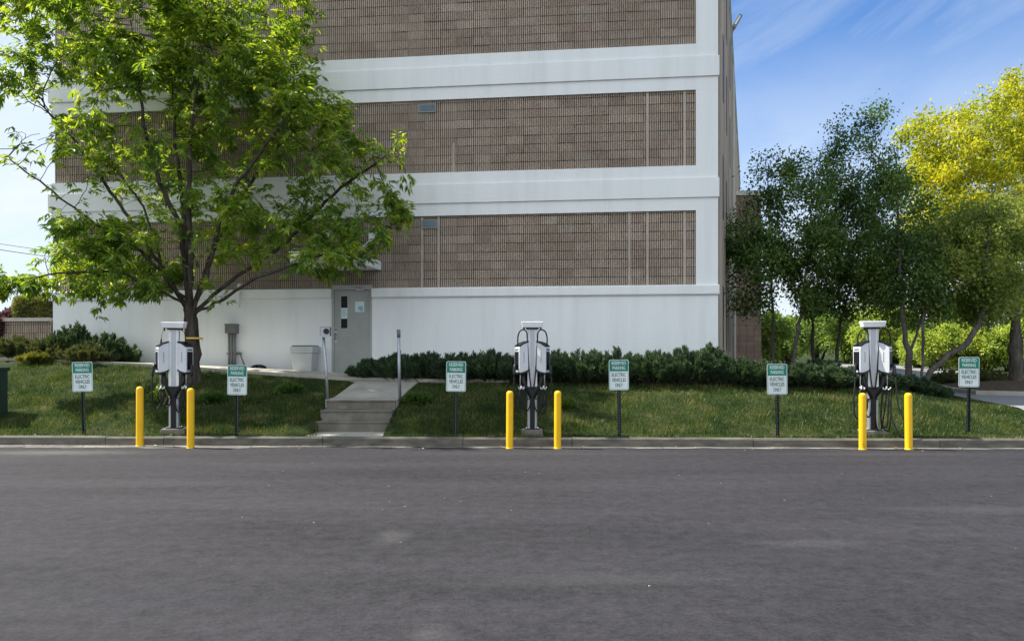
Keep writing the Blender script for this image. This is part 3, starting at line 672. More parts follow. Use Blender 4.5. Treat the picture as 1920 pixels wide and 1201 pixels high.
# ------------------------------------------------------------------ chargers
def make_charger(lab, variant, loc, rz):
    o = thing('charging_station', lab, 'charger', loc, rz=rz, world=False, group='electric car charging stations')
    rnd = random.Random(variant)
    c = MB(); w = .22 if variant == 1 else (.2 if variant == 2 else .25)
    c.hexa([(-w-.02,-.19,-.15),(w+.02,-.19,-.15),(w+.02,.2,-.15),(-w-.02,.2,-.15),(-w,-.17,.10),(w,-.17,.10),(w,.18,.10),(-w,.18,.10)]); c.build('concrete_base', 'concrete', o, bevel=.015)
    c = MB(); c.box(-.14, .14, -.12, .12, .10, .118); bp_ = c.build('base_plate', 'black_plastic', o)
    c = MB()
    for sx in (-1, 1):
        for sy in (-1, 1): c.lathe([(.014, .118), (.014, .135), (.001, .137)], 8, (sx*.115, sy*.095))
    c.build('anchor_bolt', 'steel', bp_)
    # column
    c = MB(); c.prism([(-.093,-.05),(-.075,-.072),(.075,-.072),(.093,-.05),(.093,.06),(.075,.075),(-.075,.075),(-.093,.06)], .118, 2.07); col = c.build('column', 'alu', o)
    c = MB(); c.box(-.048, .048, -.098, -.073, .12, .70); c.build('cable_cover', 'black_plastic', col)
    c = MB(); c.box(-.0935, -.045, -.0745, -.0725, .95, 2.1); c.box(.045, .0935, -.0745, -.0725, .95, 2.1); c.build('column_groove', 'white_plastic', col)
    # head
    c = MB(); c.prism([(-.12,-.1),(.12,-.1),(.12,.1),(-.12,.1)], 2.07, 2.10); c.build('neck', 'black_plastic', o)
    c = MB(); c.hexa([(-.19,-.16,2.10),(.19,-.16,2.10),(.19,.15,2.10),(-.19,.15,2.10),(-.215,-.18,2.215),(.215,-.18,2.215),(.215,.17,2.235),(-.215,.17,2.235)]); head = c.build('head', 'white_plastic', o, bevel=.012)
        # V-shaped yoke
    c = MB(); c.loftpoly([(-.115,-.11,.94),(.115,-.11,.94),(.115,-.11,.90),(.05,-.11,.70),(-.05,-.11,.70),(-.115,-.11,.90)], [(-.115,-.073,.94),(.115,-.073,.94),(.115,-.073,.90),(.05,-.073,.70),(-.05,-.073,.70),(-.115,-.073,.90)])
    for s in (-1, 1): c.tube([(s*.20,-.04,1.30),(s*.17,-.07,1.02),(s*.03,-.10,.72)], [.045,.042,.028], 8)
    c.build('yoke', 'black_plastic', o)
    c = MB(); c.box(-.13, .085, -.105, .082, .695, .715); c.build('collar', 'black_plastic', o)
    # two charge boxes turned outwards
    for s in (-1, 1):
        yaw = R(25)*s
        cs, sn = math.cos(yaw), math.sin(yaw)
        def tf(r, t, z):                                # r outward, t towards viewer(-), z up
            q = .85*(r-.09); y = t*.8; ya_ = abs(yaw)
            return (s*(.128+q*math.cos(ya_)+y*math.sin(ya_)), -q*math.sin(ya_)+y*math.cos(ya_), z)
        prof = [(.09, 1.28), (.15, 1.245), (.30, 1.215), (.325, 1.225), (.325, 1.68), (.312, 1.735), (.26, 1.765), (.16, 1.815), (.09, 1.825)]
        A = [tf(r, -.15, z) for r, z in prof]; Bk = [tf(r, .13, z) for r, z in prof]
        c = MB(); c.loftpoly(A if s < 0 else A, Bk); bxo = c.build('charger_box', 'box_plastic', o, bevel=.008)
        # black seams along the sloping top and bottom
        c = MB()
        for (pa, pb) in (((.09, 1.832), (.315, 1.742)), ((.09, 1.272), (.325, 1.207))):
            for (r0, z0), (r1, z1) in ((pa, pb),):
                mid = ((r0+r1)/2, (z0+z1)/2+(.016 if z0 > 1.5 else -.022))
                for (q0, q1) in (((r0, z0), mid), (mid, (r1, z1))):
                    c.hexa([tf(q0[0], -.158, q0[1]-.020), tf(q1[0], -.158, q1[1]-.020), tf(q1[0], .135, q1[1]-.020), tf(q0[0], .135, q0[1]-.020),
                            tf(q0[0], -.158, q0[1]+.010), tf(q1[0], -.158, q1[1]+.010), tf(q1[0], .135, q1[1]+.010), tf(q0[0], .135, q0[1]+.010)])
        c.build('seam', 'black_plastic', bxo)
        c = MB(); c.hexa([tf(.3245,-.115,1.27),tf(.331,-.115,1.27),tf(.331,.095,1.27),tf(.3245,.095,1.27),tf(.3245,-.115,1.63),tf(.331,-.115,1.63),tf(.331,.095,1.63),tf(.3245,.095,1.63)]); c.build('display', 'screen', bxo)
        c = MB(); c.hexa([tf(.3245,-.10,1.655),tf(.329,-.10,1.655),tf(.329,.08,1.655),tf(.3245,.08,1.655),tf(.3245,-.10,1.685),tf(.329,-.10,1.685),tf(.329,.08,1.685),tf(.3245,.08,1.685)]); c.build('name_strip', 'grey_mark', bxo)
        c = MB(); c.hexa([tf(.20,-.1525,1.42),tf(.212,-.1525,1.42),tf(.212,-.1495,1.42),tf(.20,-.1495,1.42),tf(.20,-.1525,1.62),tf(.212,-.1525,1.62),tf(.212,-.1495,1.62),tf(.20,-.1495,1.62)]); c.build('side_mark', 'grey_mark', bxo)
        c = MB()
        for r in (.17, .26): c.tube([tf(r, -.06, 1.24), tf(r, -.06, 1.12), tf(r, -.05, .93)], .011, 6)
        c.build('hanger_strap', 'alu', bxo)
        c = MB()
        for k, r in enumerate((.19, .27)): c.tube(spline([tf(r-.03, -.07, .96), tf(r, -.11, .91), tf(r+.05, -.15, .90), tf(r+.09, -.19, .94)], 5), .011, 8)
        c.build('cable_hook', 'white_plastic', bxo)
        # connector and its cable
        c = MB(); c.tube([tf(.33, -.02, 1.345), tf(.385, -.05, 1.37), tf(.405, -.06, 1.33), tf(.43, -.09, 1.20), tf(.435, -.1, 1.14)], [.034, .036, .032, .026, .02], 10)
        c.build('connector', 'black_plastic', o)
        lo = {1: (.50, .40), 2: (.44, .42), 3: (.33, .05)}[variant][0 if s < 0 else 1]
        far = {1: (.46, .33), 2: (.43, .36), 3: (.50, .66)}[variant][0 if s < 0 else 1]
        c = MB()
        P = [tf(.435,-.1,1.14), tf(.45,-.13,1.0), tf(far,-.16,.75), tf(far-.02,-.16,lo+.12), tf(far-.10,-.16,lo), tf(far-.19,-.15,lo+.12), tf(.20,-.12,.80), tf(.19,-.09,.93)]
        if variant == 3 and s > 0:
            P = [tf(.435,-.1,1.14), tf(.46,-.13,.95), tf(.50,-.16,.62), tf(.64,-.18,.30), tf(.70,-.19,.06), tf(.55,-.19,.05), tf(.40,-.17,.30), tf(.33,-.15,.62), tf(.28,-.12,.93)]
        c.tube(spline(P, 7), .0145, 8); c.build('cable', 'rubber', o)
        # hung loops
        for k in range(2):
            r0 = .22+.03*k; dpt = lo+.06+.10*rnd.random(); wd = .12+.06*rnd.random()
            c = MB(); c.tube(spline([tf(r0,-.10,.92), tf(r0+wd*.6,-.13-.02*k,.80), tf(r0+wd*.5,-.13-.03*k,dpt+.08), tf(r0,-.14,dpt), tf(r0-wd*.6,-.13,dpt+.14), tf(r0-wd*.45,-.11,.76), tf(r0-.02,-.09,.91)], 6), .0135, 8); c.build('cable', 'rubber', o)
        # long sagging lead back to the column
        c = MB(); c.tube(spline([tf(.26,-.12,.90), tf(.24,-.15,.60), tf(.14,-.15,lo+.03), (s*.05,-.12,lo+.12), (s*.03,-.105,lo+.30)], 6), .0135, 8); c.build('cable', 'rubber', o); c = MB()
        # overhead loop from the box top up to the head and down the column
        top = 2.06
        if not (variant == 1):
            c.tube(spline([tf(.31,-.03,1.74), tf(.32,-.06,1.92), tf(.28,-.09,2.03), (s*.165,-.10,top), (s*.11,-.11,2.0), (s*.10,-.105,1.85), (s*.075,-.1,1.4), (s*.045,-.1,1.05), (s*.02,-.115,.90)], 6), .0135, 8)
        else:
            c.tube(spline([tf(.24,-.05,1.775), tf(.235,-.06,1.95), (s*.16,-.08,2.10)], 5), .004, 6)
            c.tube([tf(.24,-.05,1.775), tf(.238,-.055,1.90)], [.02, .012], 8)
        c.build('cable', 'rubber', o)
        c = MB(); c.tube([(s*.165,-.085,2.11), (s*.165,-.098,2.05)], .017, 8); c.build('cable_clip', 'black_plastic', o)
    return o
for v, px, py, lab, rz in ((1, 327, 812, 'white twin charging station in front of the tree trunk', R(13)), (2, 998, 815, 'white twin charging station in front of the white wall and junipers', 0), (3, 1636, 815, 'white twin charging station whose long cable droops to the grass near dark trees', R(-14))):
    X = (px-CX)/F*14.75; Y = float(yk(X))+.5; X = (px-CX)/F*Y
    make_charger(lab, v, (X, Y, .19), rz)

# ------------------------------------------------------------------ vegetation
def unit(a): return a/np.maximum(np.linalg.norm(a, axis=-1, keepdims=True), 1e-9)
def leaves(name, pos, dirs, nrm, L, W, m, parent, droop=.1):
    dirs = unit(dirs); nrm = unit(nrm-dirs*(nrm*dirs).sum(-1, keepdims=True)); side = np.cross(dirs, nrm)
    L = np.asarray(L).reshape(-1, 1); W = np.asarray(W).reshape(-1, 1)
    tip = pos+dirs*L; tip[:, 2] -= (L*droop)[:, 0]
    mid = pos+dirs*L*.45
    V = np.stack([pos, mid+side*W*.5+nrm*W*.18, tip, mid-side*W*.5+nrm*W*.18], 1).reshape(-1, 3)
    n = len(pos); q = (np.arange(n)*4)[:, None]
    T = np.concatenate([q+np.array([0, 1, 2]), q+np.array([0, 2, 3])])
    return np_obj(name, V, T, m, parent)
def grow(limbs, ells, natt, step=.22, infl=1.4, kill=.4, seed=1, maxn=6000, iters=140, trop=.06):
    rg = np.random.default_rng(seed)
    pos = []; par = []
    for li, (pl, ) in enumerate([(l,) for l in limbs]):
        pl = [np.array(p, dtype=float) for p in pl]
        if li == 0: prev = -1
        else:
            d = [np.linalg.norm(p-pl[0]) for p in pos]; prev = int(np.argmin(d))
        for a, c in zip(pl[:-1], pl[1:]):
            n = max(1, int(np.linalg.norm(c-a)/step))
            for k in range(n+(1 if (c is pl[-1]) else 0)):
                if li > 0 and k == 0 and a is pl[0]: continue
                p = a+(c-a)*k/n+(rg.normal(0, step*.07, 3) if (li > 0 or k > 0) else 0)
                pos.append(p); par.append(prev); prev = len(pos)-1
    ntr = len(limbs[0])
    E = np.array([e[:6] for e in ells], dtype=float); w = np.array([(e[6] if len(e) > 6 else 1)*e[3]*e[4]*e[5] for e in ells]); w /= w.sum()
    pick = rg.choice(len(E), natt, p=w); dv = unit(rg.normal(size=(natt, 3)))*rg.random((natt, 1))**(1/2.4)
    A = E[pick, :3]+dv*E[pick, 3:]
    P = np.array(pos); near = np.empty(natt, dtype=int); nd = np.full(natt, 1e9)
    def upd(i0):
        nonlocal near, nd
        Q = P[i0:]
        for s in range(0, len(Q), 400):
            D = np.linalg.norm(A[:, None, :]-Q[None, s:s+400, :], axis=2); j = D.argmin(1); dj = D[np.arange(len(A)), j]
            m_ = dj < nd; nd[m_] = dj[m_]; near[m_] = j[m_]+i0+s
    upd(0)
    for it in range(iters):
        act = nd < infl
        if not act.any(): infl *= 1.4; 
        if len(P) > maxn or len(A) == 0: break
        act = nd < infl
        if not act.any(): continue
        src = near[act]; dirs = unit(A[act]-P[src])
        u, inv = np.unique(src, return_inverse=True)
        acc = np.zeros((len(u), 3)); np.add.at(acc, inv, dirs)
        acc = unit(acc+rg.normal(0, .15, acc.shape)+np.array([0, 0, trop])); newp = P[u]+acc*step
        i0 = len(P); P = np.vstack([P, newp]); par += [int(x) for x in u]
        upd(i0)
        keep = nd > kill; A = A[keep]; near = near[keep]; nd = nd[keep]
    return P, np.array(par)
def radii(P, par, base_r, tip_r=.006, ex=1.9):
    n = len(P); acc = np.zeros(n); r = np.zeros(n); kids = np.zeros(n, dtype=int)
    for i in range(n):
        if par[i] >= 0: kids[par[i]] += 1
    for i in range(n-1, -1, -1):
        r[i] = tip_r if kids[i] == 0 else acc[i]**(1/ex)
        if par[i] >= 0: acc[par[i]] += r[i]**ex
    f = math.log(base_r/tip_r)/max(math.log(r[0]/tip_r), 1e-6)
    return tip_r*(r/tip_r)**f, kids
def branches(name, P, par, r, m, parent, minr=0):
    n = len(P); main = np.full(n, -1); 
    for i in range(n):
        p = par[i]
        if p >= 0 and (main[p] < 0 or r[i] > r[main[p]]): main[p] = i
    b = MB()
    for i in range(n):
        if par[i] < 0 or main[par[i]] != i:
            ch = [i]
            while main[ch[-1]] >= 0: ch.append(main[ch[-1]])
            if par[i] >= 0: ch = [par[i]]+ch
            if len(ch) < 2: continue
            rr = [r[k] for k in ch]
            if par[i] >= 0: rr[0] = min(rr[0], rr[1]*1.2)
            if max(rr) < minr: continue
            pts = [P[k] for k in ch]
            if par[i] < 0:                              # root flare
                rr[0] *= 1.45; rr[1] *= 1.12
                pts = [pts[0]-np.array([0, 0, .3])]+pts; rr = [rr[0]*1.15]+rr
            b.tube(pts, rr, 10 if max(rr) > .05 else (6 if max(rr) > .02 else 4), caps=False)
    return b.build(name, m, parent)
def px_ell(px, py, Y, rx, ry, rY, w=1):
    p = at(px, py, Y); k = Y/F; return (p.x, p.y, p.z, rx*k, rY, ry*k, w)
def tree(name, label, cat, limbs, ells, natt, base_r, bark, leafm, leafn, L, W, seed, group=None, step=.22, infl=1.4, kill=.4, spread=.12, compound=False, maxn=5000, tipr=.03, dens=None, droop=.15, trop=.06, cap=(1.5, .75, 6.5)):
    rg = np.random.default_rng(seed+99)
    P, par = grow(limbs, ells, natt, step, infl, kill, seed, maxn, trop=trop)
    r, kids = radii(P, par, base_r)
    zf = limbs[0][0][2]+cap[0]; r = np.where(P[:, 2] > zf, np.minimum(r, np.maximum(cap[1]*base_r*(1-(P[:, 2]-zf)/cap[2]), .012)), r)
    o = thing(name, label, cat, tuple(limbs[0][0]), group)
    branches('trunk', P, par, r, bark, o)
    cand = np.where((r < tipr) & (par >= 0))[0]
    wgt = np.where(kids[cand] == 0, 3.0, 1.0)*(1.0 if dens is None else np.array([dens(P[i]) for i in cand])); wgt /= wgt.sum()
    tdir = unit(P[cand]-P[par[cand]])
    if compound:                                        # fans of drooping leaflets
        k = leafn//7; s = rg.choice(len(cand), k, p=wgt)
        bp = P[cand[s]]+rg.normal(0, spread, (k, 3)); rd = unit(tdir[s]*.8+rg.normal(0, .55, (k, 3))+np.array([0, 0, .05]))
        pos = []; dr = []
        up = np.array([0, 0, 1.0]); lat = unit(np.cross(rd, up)+1e-6)
        for j in range(7):
            a = (j-3)/3; ang = a*1.25
            d_ = rd*math.cos(ang)+lat*math.sin(ang); d_[:, 2] -= .35+.35*rg.random(k)
            pos.append(bp+rd*(.12*(1-abs(a)))); dr.append(unit(d_+rg.normal(0, .12, (k, 3))))
        pos = np.concatenate(pos); dr = np.concatenate(dr); n = len(pos)
        nm = np.array([0, 0, 1.0])+rg.normal(0, .35, (n, 3))
    else:
        n = leafn; s = rg.choice(len(cand), n, p=wgt)
        pos = P[cand[s]]+rg.normal(0, spread, (n, 3)); dr = tdir[s]*.5+rg.normal(0, .7, (n, 3)); dr[:, 2] -= .3
        nm = rg.normal(0, .8, (n, 3))+np.array([0, 0, .7])
    ln = L*rg.uniform(.65, 1.25, n)
    leaves('crown', pos, dr, nm, ln, ln*W, leafm, o, droop)
    return o, P

# the big tree by the first charger
YT = 17.9
def lp(pts): return [tuple(at(px, py, YT+dy)) for px, py, dy in pts]
base = at(363, 716, YT); 
limbs = [lp([(363, 716, 0), (362, 650, 0), (358, 600, 0), (354, 575, .0)]),
  lp([(356, 590, 0), (330, 545, .1), (303, 500, .2), (285, 430, .2), (268, 385, .3), (230, 335, .5), (190, 280, .8)]),
  lp([(354, 575, 0), (347, 510, -.1), (338, 420, -.3), (318, 385, -.5), (295, 330, -.7), (270, 240, -1.0), (255, 110, -1.2), (240, 0, -1.3)]),
  lp([(354, 575, 0), (350, 480, .2), (343, 390, .4), (330, 280, .6), (322, 150, .9), (318, -20, 1.1)]),
  lp([(356, 585, 0), (358, 480, -.3), (352, 380, -.5), (356, 260, -.6), (375, 130, -.9), (390, -20, -1.0)]),
  lp([(358, 590, 0), (385, 530, -.3), (410, 420, -.6), (440, 350, -.9), (500, 270, -1.2), (560, 190, -1.4)]),
  lp([(360, 592, 0), (410, 545, .3), (455, 510, .6), (520, 470, .8), (580, 410, .9), (640, 350, .9), (715, 300, .6), (748, 262, .5)]),
  lp([(358, 585, 0), (395, 480, .7), (430, 400, 1.2), (480, 330, 1.5), (540, 250, 1.7)]),
  lp([(350, 570, 0), (300, 545, -.5), (230, 510, -1.0), (140, 510, -1.4), (60, 520, -1.6)]),
  lp([(345, 560, 0), (265, 470, -.8), (180, 420, -1.1), (100, 360, -1.4), (20, 300, -1.6)]),
  lp([(360, 590, 0), (420, 560, -.6), (480, 520, -1.1), (540, 500, -1.2), (600, 478, -1.3), (650, 470, -1.3)]),
  lp([(303, 500, .2), (215, 370, 1.0), (130, 250, 1.4), (60, 180, 1.6)])]
E = [px_ell(300, 40, YT, 280, 150, 2.8), px_ell(470, 120, YT, 130, 150, 2.4, 1.3), px_ell(570, 250, YT, 105, 130, 2.0, 1.5), px_ell(665, 330, YT, 105, 80, 1.6, 1.4),
     px_ell(650, 430, YT, 100, 55, 1.6, 1.3), px_ell(595, 478, YT-.7, 85, 46, 1.2, 5.5), px_ell(300, 270, YT, 180, 160, 2.8, .8), px_ell(215, 480, YT-.6, 140, 75, 1.8, 1.9),
     px_ell(80, 525, YT-1.2, 105, 38, .9, 2.0), px_ell(230, 555, YT-.6, 100, 26, 1.2, 1.8), px_ell(50, 90, YT, 130, 130, 1.8, .8), px_ell(40, 290, YT-.8, 100, 90, 1.2, .35), px_ell(440, 400, YT, 160, 90, 2.4, .9), px_ell(540, 40, YT, 70, 90, 1.8, 1.0), px_ell(740, 290, YT, 38, 50, .8, 1.2), px_ell(735, 400, YT, 45, 60, 1.0, 1.2), px_ell(400, 540, YT-.8, 50, 18, .9, .7)]
def clump(p, f=1.5, lo=.12):
    x, y, z = p[0]*f, p[1]*f, p[2]*f
    v = math.sin(x+1.3*math.sin(y*.9+z*.4))*math.sin(z*1.2+1.1*math.sin(x*.8-y))+.6*math.sin(x*1.9+z*1.7+y)*math.sin(y*1.6-z*.8)
    return lo+max(0, v+.45)**1.2
def dens_main(p):
    px = CX+p[0]/p[1]*F; py = HY-(p[2]-EYE)/p[1]*F
    d = 1.0
    if px < 95 and 170 < py < 480: d = .22
    if 230 < px < 420 and 300 < py < 470: d *= .45
    if 90 < px < 300 and 150 < py < 390: d *= .5
    if px < 330 and py > 415: d *= 1.8
    return d*clump(p, 2.1)
o, P_main = tree('ash_tree', 'large leafy tree with sunlit green leaves rising behind the left charger', 'tree', limbs, E, 2500, .165, 'bark', 'lf_main', 66000, .168, .36, 3, step=.17, infl=1.0, kill=.28, spread=.10, compound=True, maxn=9000, tipr=.022, dens=dens_main, droop=.12, cap=(2.4, .52, 6.2))
c = MB(); tz = at(364, 634, YT).z; tx = at(364, 634, YT).x
c.lathe([(.205, tz-.02), (.207, tz), (.205, tz+.02)], 20, (tx, YT)); c.tube([(tx+.17, YT-.1, tz), (tx+.25, YT-.14, tz-.02), (tx+.27, YT-.15, tz-.07)], .012, 5)
c.build('trunk_tape', 'yellow_tape', o)

# dark trees right of the building
def stem(pts, Y): return [tuple(at(px, py, Y+dy)) for px, py, dy in pts]
def dens_dk(p):
    py = HY-(p[2]-EYE)/p[1]*F
    return clump(p, 2.2, .10)*(1.0 if py > 430 else .6)
def dk(label, base, Y, path, ells, n, seed, r=.058, natt=650, L=.105, m='lf_dark', extra=(), W=.6, spread=.17, name='dark_tree', bark='bark_grey', group='dark trees right of the building', step=.24, maxn=2600, tipr=.03, sparse=dens_dk):
    g = zts((base-CX)/F*Y, Y); by = HY+(EYE-g)/Y*F
    path = [(base, by, 0)]+path
    limbs = [stem(path, Y)]+[stem(e, Y) for e in extra]
    return tree(name, label, 'tree', limbs, ells, natt, r, bark, m, n, L, W, seed, group, step=step, infl=1.6, kill=.42, spread=spread, maxn=maxn, tipr=tipr, dens=sparse)
dk('small dark tree with crown overlapping the corner of the white building', 1449, 22.5, [(1450, 600, 0), (1446, 480, -.2), (1440, 380, -.2), (1436, 300, -.2)],
   [px_ell(1412, 480, 22.0, 62, 135, 1.3, 1.4), px_ell(1445, 330, 22.3, 45, 55, 1.2), px_ell(1400, 400, 21.8, 35, 80, .8), px_ell(1478, 420, 22.6, 30, 110, 1.0)], 11000, 11, extra=[[(1446, 480, -.2), (1405, 430, -.5), (1385, 400, -.6)], [(1450, 590, 0), (1410, 540, -.4), (1385, 520, -.6)]])
dk('slender dark tree leaning right beside the brown annex', 1482, 21.6, [(1492, 640, 0), (1503, 580, .1), (1515, 480, .2), (1520, 390, .2), (1522, 310, .2)],
   [px_ell(1520, 460, 21.8, 62, 130, 1.4, 1.3), px_ell(1500, 350, 21.8, 55, 60, 1.2, .8), px_ell(1545, 360, 21.8, 30, 70, 1.0, .8)], 11500, 12)
dk('thin dark tree behind the low dark mound', 1524, 24.5, [(1523, 600, 0), (1540, 480, .1), (1560, 350, .1), (1575, 250, .1), (1580, 225, .1)],
   [px_ell(1570, 430, 24.3, 60, 170, 1.5, 1.3), px_ell(1578, 260, 24.3, 38, 60, 1.0, .6), px_ell(1540, 540, 24.3, 60, 60, 1.3)], 11500, 13)
dk('tallest dark tree left of the golden tree', 1566, 23.2, [(1575, 610, 0), (1605, 500, .1), (1625, 380, 0), (1636, 270, 0), (1640, 205, 0)],
   [px_ell(1630, 420, 23.2, 68, 180, 1.6, 1.3), px_ell(1638, 240, 23.2, 34, 55, .9, .6), px_ell(1600, 330, 23.0, 45, 70, 1.1, .8), px_ell(1620, 555, 23, 70, 55, 1.3, 1.2)], 15000, 14, natt=800)
dk('dark forked tree just behind the right charger', 1704, 19.8, [(1706, 660, 0), (1697, 640, 0), (1693, 600, 0), (1690, 540, 0), (1685, 440, .1), (1680, 360, .1)],
   [px_ell(1690, 490, 20.2, 70, 115, 1.4, 1.3), px_ell(1675, 380, 20.2, 50, 70, 1.0, .8), px_ell(1735, 560, 20.0, 45, 55, 1.0, 1.1)], 14000, 15, r=.085, extra=[[(1706, 655, 0), (1716, 630, .1), (1728, 590, .2), (1740, 540, .3)]])
dk('leaning multi stemmed tree whose grey trunk slants right beyond the right charger', 1722, 19.4, [(1745, 695, 0), (1778, 664, 0), (1812, 646, 0), (1836, 608, 0), (1848, 570, 0), (1850, 500, .1), (1850, 420, .1)],
   [px_ell(1830, 470, 19.9, 85, 110, 1.5, 1.2), px_ell(1860, 560, 19.7, 60, 55, 1.2), px_ell(1770, 480, 20, 50, 90, 1.2), px_ell(1745, 580, 19.8, 30, 40, .8, .8)], 15000, 16, r=.095, m='lf_olive', extra=[[(1724, 718, 0), (1731, 680, .1), (1729, 620, .1), (1738, 560, .2), (1760, 480, .3)]], name='leaning_tree', group='green trees by the side road')
dk('stout trunk tree on the kerbed island at the right edge', 1905, 24.0, [(1903, 640, 0), (1905, 560, 0), (1890, 470, 0), (1880, 380, 0)],
   [px_ell(1870, 500, 24.0, 95, 110, 2.0, 1.2), px_ell(1960, 450, 24, 90, 160, 2.0), px_ell(1830, 560, 23.5, 70, 50, 1.5, 1.1)], 20000, 17, r=.19, m='lf_olive', natt=900, name='island_tree', group='green trees by the side road', extra=[[(1905, 560, 0), (1940, 460, .3), (1970, 380, .4)], [(1903, 600, 0), (1850, 540, -.5), (1810, 520, -.7)]])
dk('large golden yellow tree towering behind the dark trees', 1909, 41, [(1905, 580, 0), (1850, 450, 0), (1840, 380, 0), (1830, 330, 0)],
   [px_ell(1830, 300, 41, 120, 105, 3.5, 1.3), px_ell(1760, 330, 40, 75, 110, 2.5, 1.2), px_ell(1900, 240, 41, 90, 105, 3.5, 1.3), px_ell(1980, 260, 41, 90, 140, 3.5), px_ell(1725, 250, 41, 45, 55, 2, .9), px_ell(1860, 430, 40, 110, 70, 3, 1.2), px_ell(1770, 440, 40, 80, 80, 2.5, 1.2), px_ell(1895, 160, 41, 30, 32, 1.4, .5)], 52000, 18, r=.30, m='lf_gold', natt=1300, L=.20, W=.6, spread=.26, name='golden_tree', bark='bark', group='green trees by the side road', step=.4, maxn=5000, tipr=.06,
   extra=[[(1850, 450, 0), (1790, 370, -.5), (1750, 300, -.8), (1720, 250, -.8)], [(1850, 450, 0), (1900, 350, .3), (1920, 240, .3)], [(1840, 400, 0), (1800, 310, .6), (1790, 250, .8)]])

def bush(name, label, cat, cen, rad, n, L, W, m, seed, group=None, lumps=9, stems=True, flat=False, parent_z=None):
    rg = np.random.default_rng(seed)
    cen = np.array(cen, dtype=float); rad = np.array(rad, dtype=float)
    o = thing(name, label, cat, (cen[0], cen[1], cen[2]-rad[2]), group)
    lc = unit(rg.normal(size=(lumps, 3)))*rg.uniform(.3, .72, (lumps, 1)); lr = rg.uniform(.3, .5, lumps)
    pk = rg.integers(0, lumps, n); d = unit(rg.normal(size=(n, 3))); t = rg.random((n, 1))**.35
    pos = cen+(lc[pk]+d*lr[pk][:, None]*t)*rad
    ok = pos[:, 2] > cen[2]-rad[2]*.98; pos = pos[ok]; d = d[ok]; n = len(pos)
    dr = d+rg.normal(0, .7, (n, 3)); nm = d*.6+rg.normal(0, .6, (n, 3))+np.array([0, 0, .5])
    ln = L*rg.uniform(.6, 1.3, n)
    leaves('foliage', pos, dr, nm, ln, ln*W, m, o, .15)
    b = MB(); b0 = Vector((cen[0], cen[1], cen[2]-rad[2]-.1))
    for k in range(lumps):
        e = Vector(cen+lc[k]*rad); mid = b0.lerp(e, .5)+Vector((rg.normal()*.05, rg.normal()*.05, 0))*rad[0]
        b.tube([b0+Vector((rg.normal()*.08, rg.normal()*.08, 0))*rad[0], mid, e], [.035*rad[2], .025*rad[2], .01*rad[2]], 5, caps=False)
    b.build('stem', 'bark', o); return o
bushes = [(1700, 47, 622, 48, 'bright green bush at left end of the roadside thicket'), (1752, 46, 605, 52, 'tall bright bush just right of the forked tree'), (1806, 45.5, 612, 45, 'bright bush behind the slanting grey trunk'),
          (1850, 45, 618, 45, 'bright bush left of the stout island trunk'), (1722, 52, 612, 45, 'pale bush rising behind the front bushes'), (1895, 45, 600, 50, 'bright bush behind the stout island trunk'), (1945, 44, 600, 55, 'bright bush cut by the right picture edge')]
for i, (px, Y, top, rpx, lab) in enumerate(bushes):
    X = (px-CX)/F*Y; X = max(X, float(redge2(Y))+.9) if px < 1720 else X
    zb = zts(X, Y); zt2 = EYE-(top-HY)/F*Y; h = (zt2-zb)/2+.15
    bush('roadside_bush', lab, 'bush', (X, Y, zb+h-.1), (rpx/F*Y*1.1, 1.6, h), 9000, .16, .6, 'lf_bush', 200+i, 'bright bushes along the side road', 11)
farb = [(1440, 55, 560, 40, 'lf_far', 'green background tree right of the annex'), (1478, 62, 575, 42, 'lf_far', 'background tree seen between the thin dark trunks'), (1590, 66, 560, 55, 'lf_far', 'background tree left of the right charger'), (1535, 70, 560, 50, 'lf_far', 'background tree behind the thin dark trunk'), (1645, 62, 570, 50, 'lf_bush', 'lit background tree just behind the right charger head'),
        (1680, 66, 555, 55, 'lf_far', 'background tree right of the right charger head'), (1800, 60, 540, 70, 'lf_far', 'background tree behind the bright roadside bushes'), (1900, 60, 500, 80, 'lf_far', 'background tree behind the stout island trunk')]
for i, (px, Y, top, rpx, m, lab) in enumerate(farb):
    X = (px-CX)/F*Y; zb = zts(X, Y); zt2 = EYE-(top-HY)/F*Y; h = (zt2-zb)/2
    bush('background_tree', lab, 'tree', (X, Y, zb+h), (rpx/F*Y*1.15, 2.2, h), 9000, .24, .6, m, 300+i, 'green background trees beyond the side road', 12)

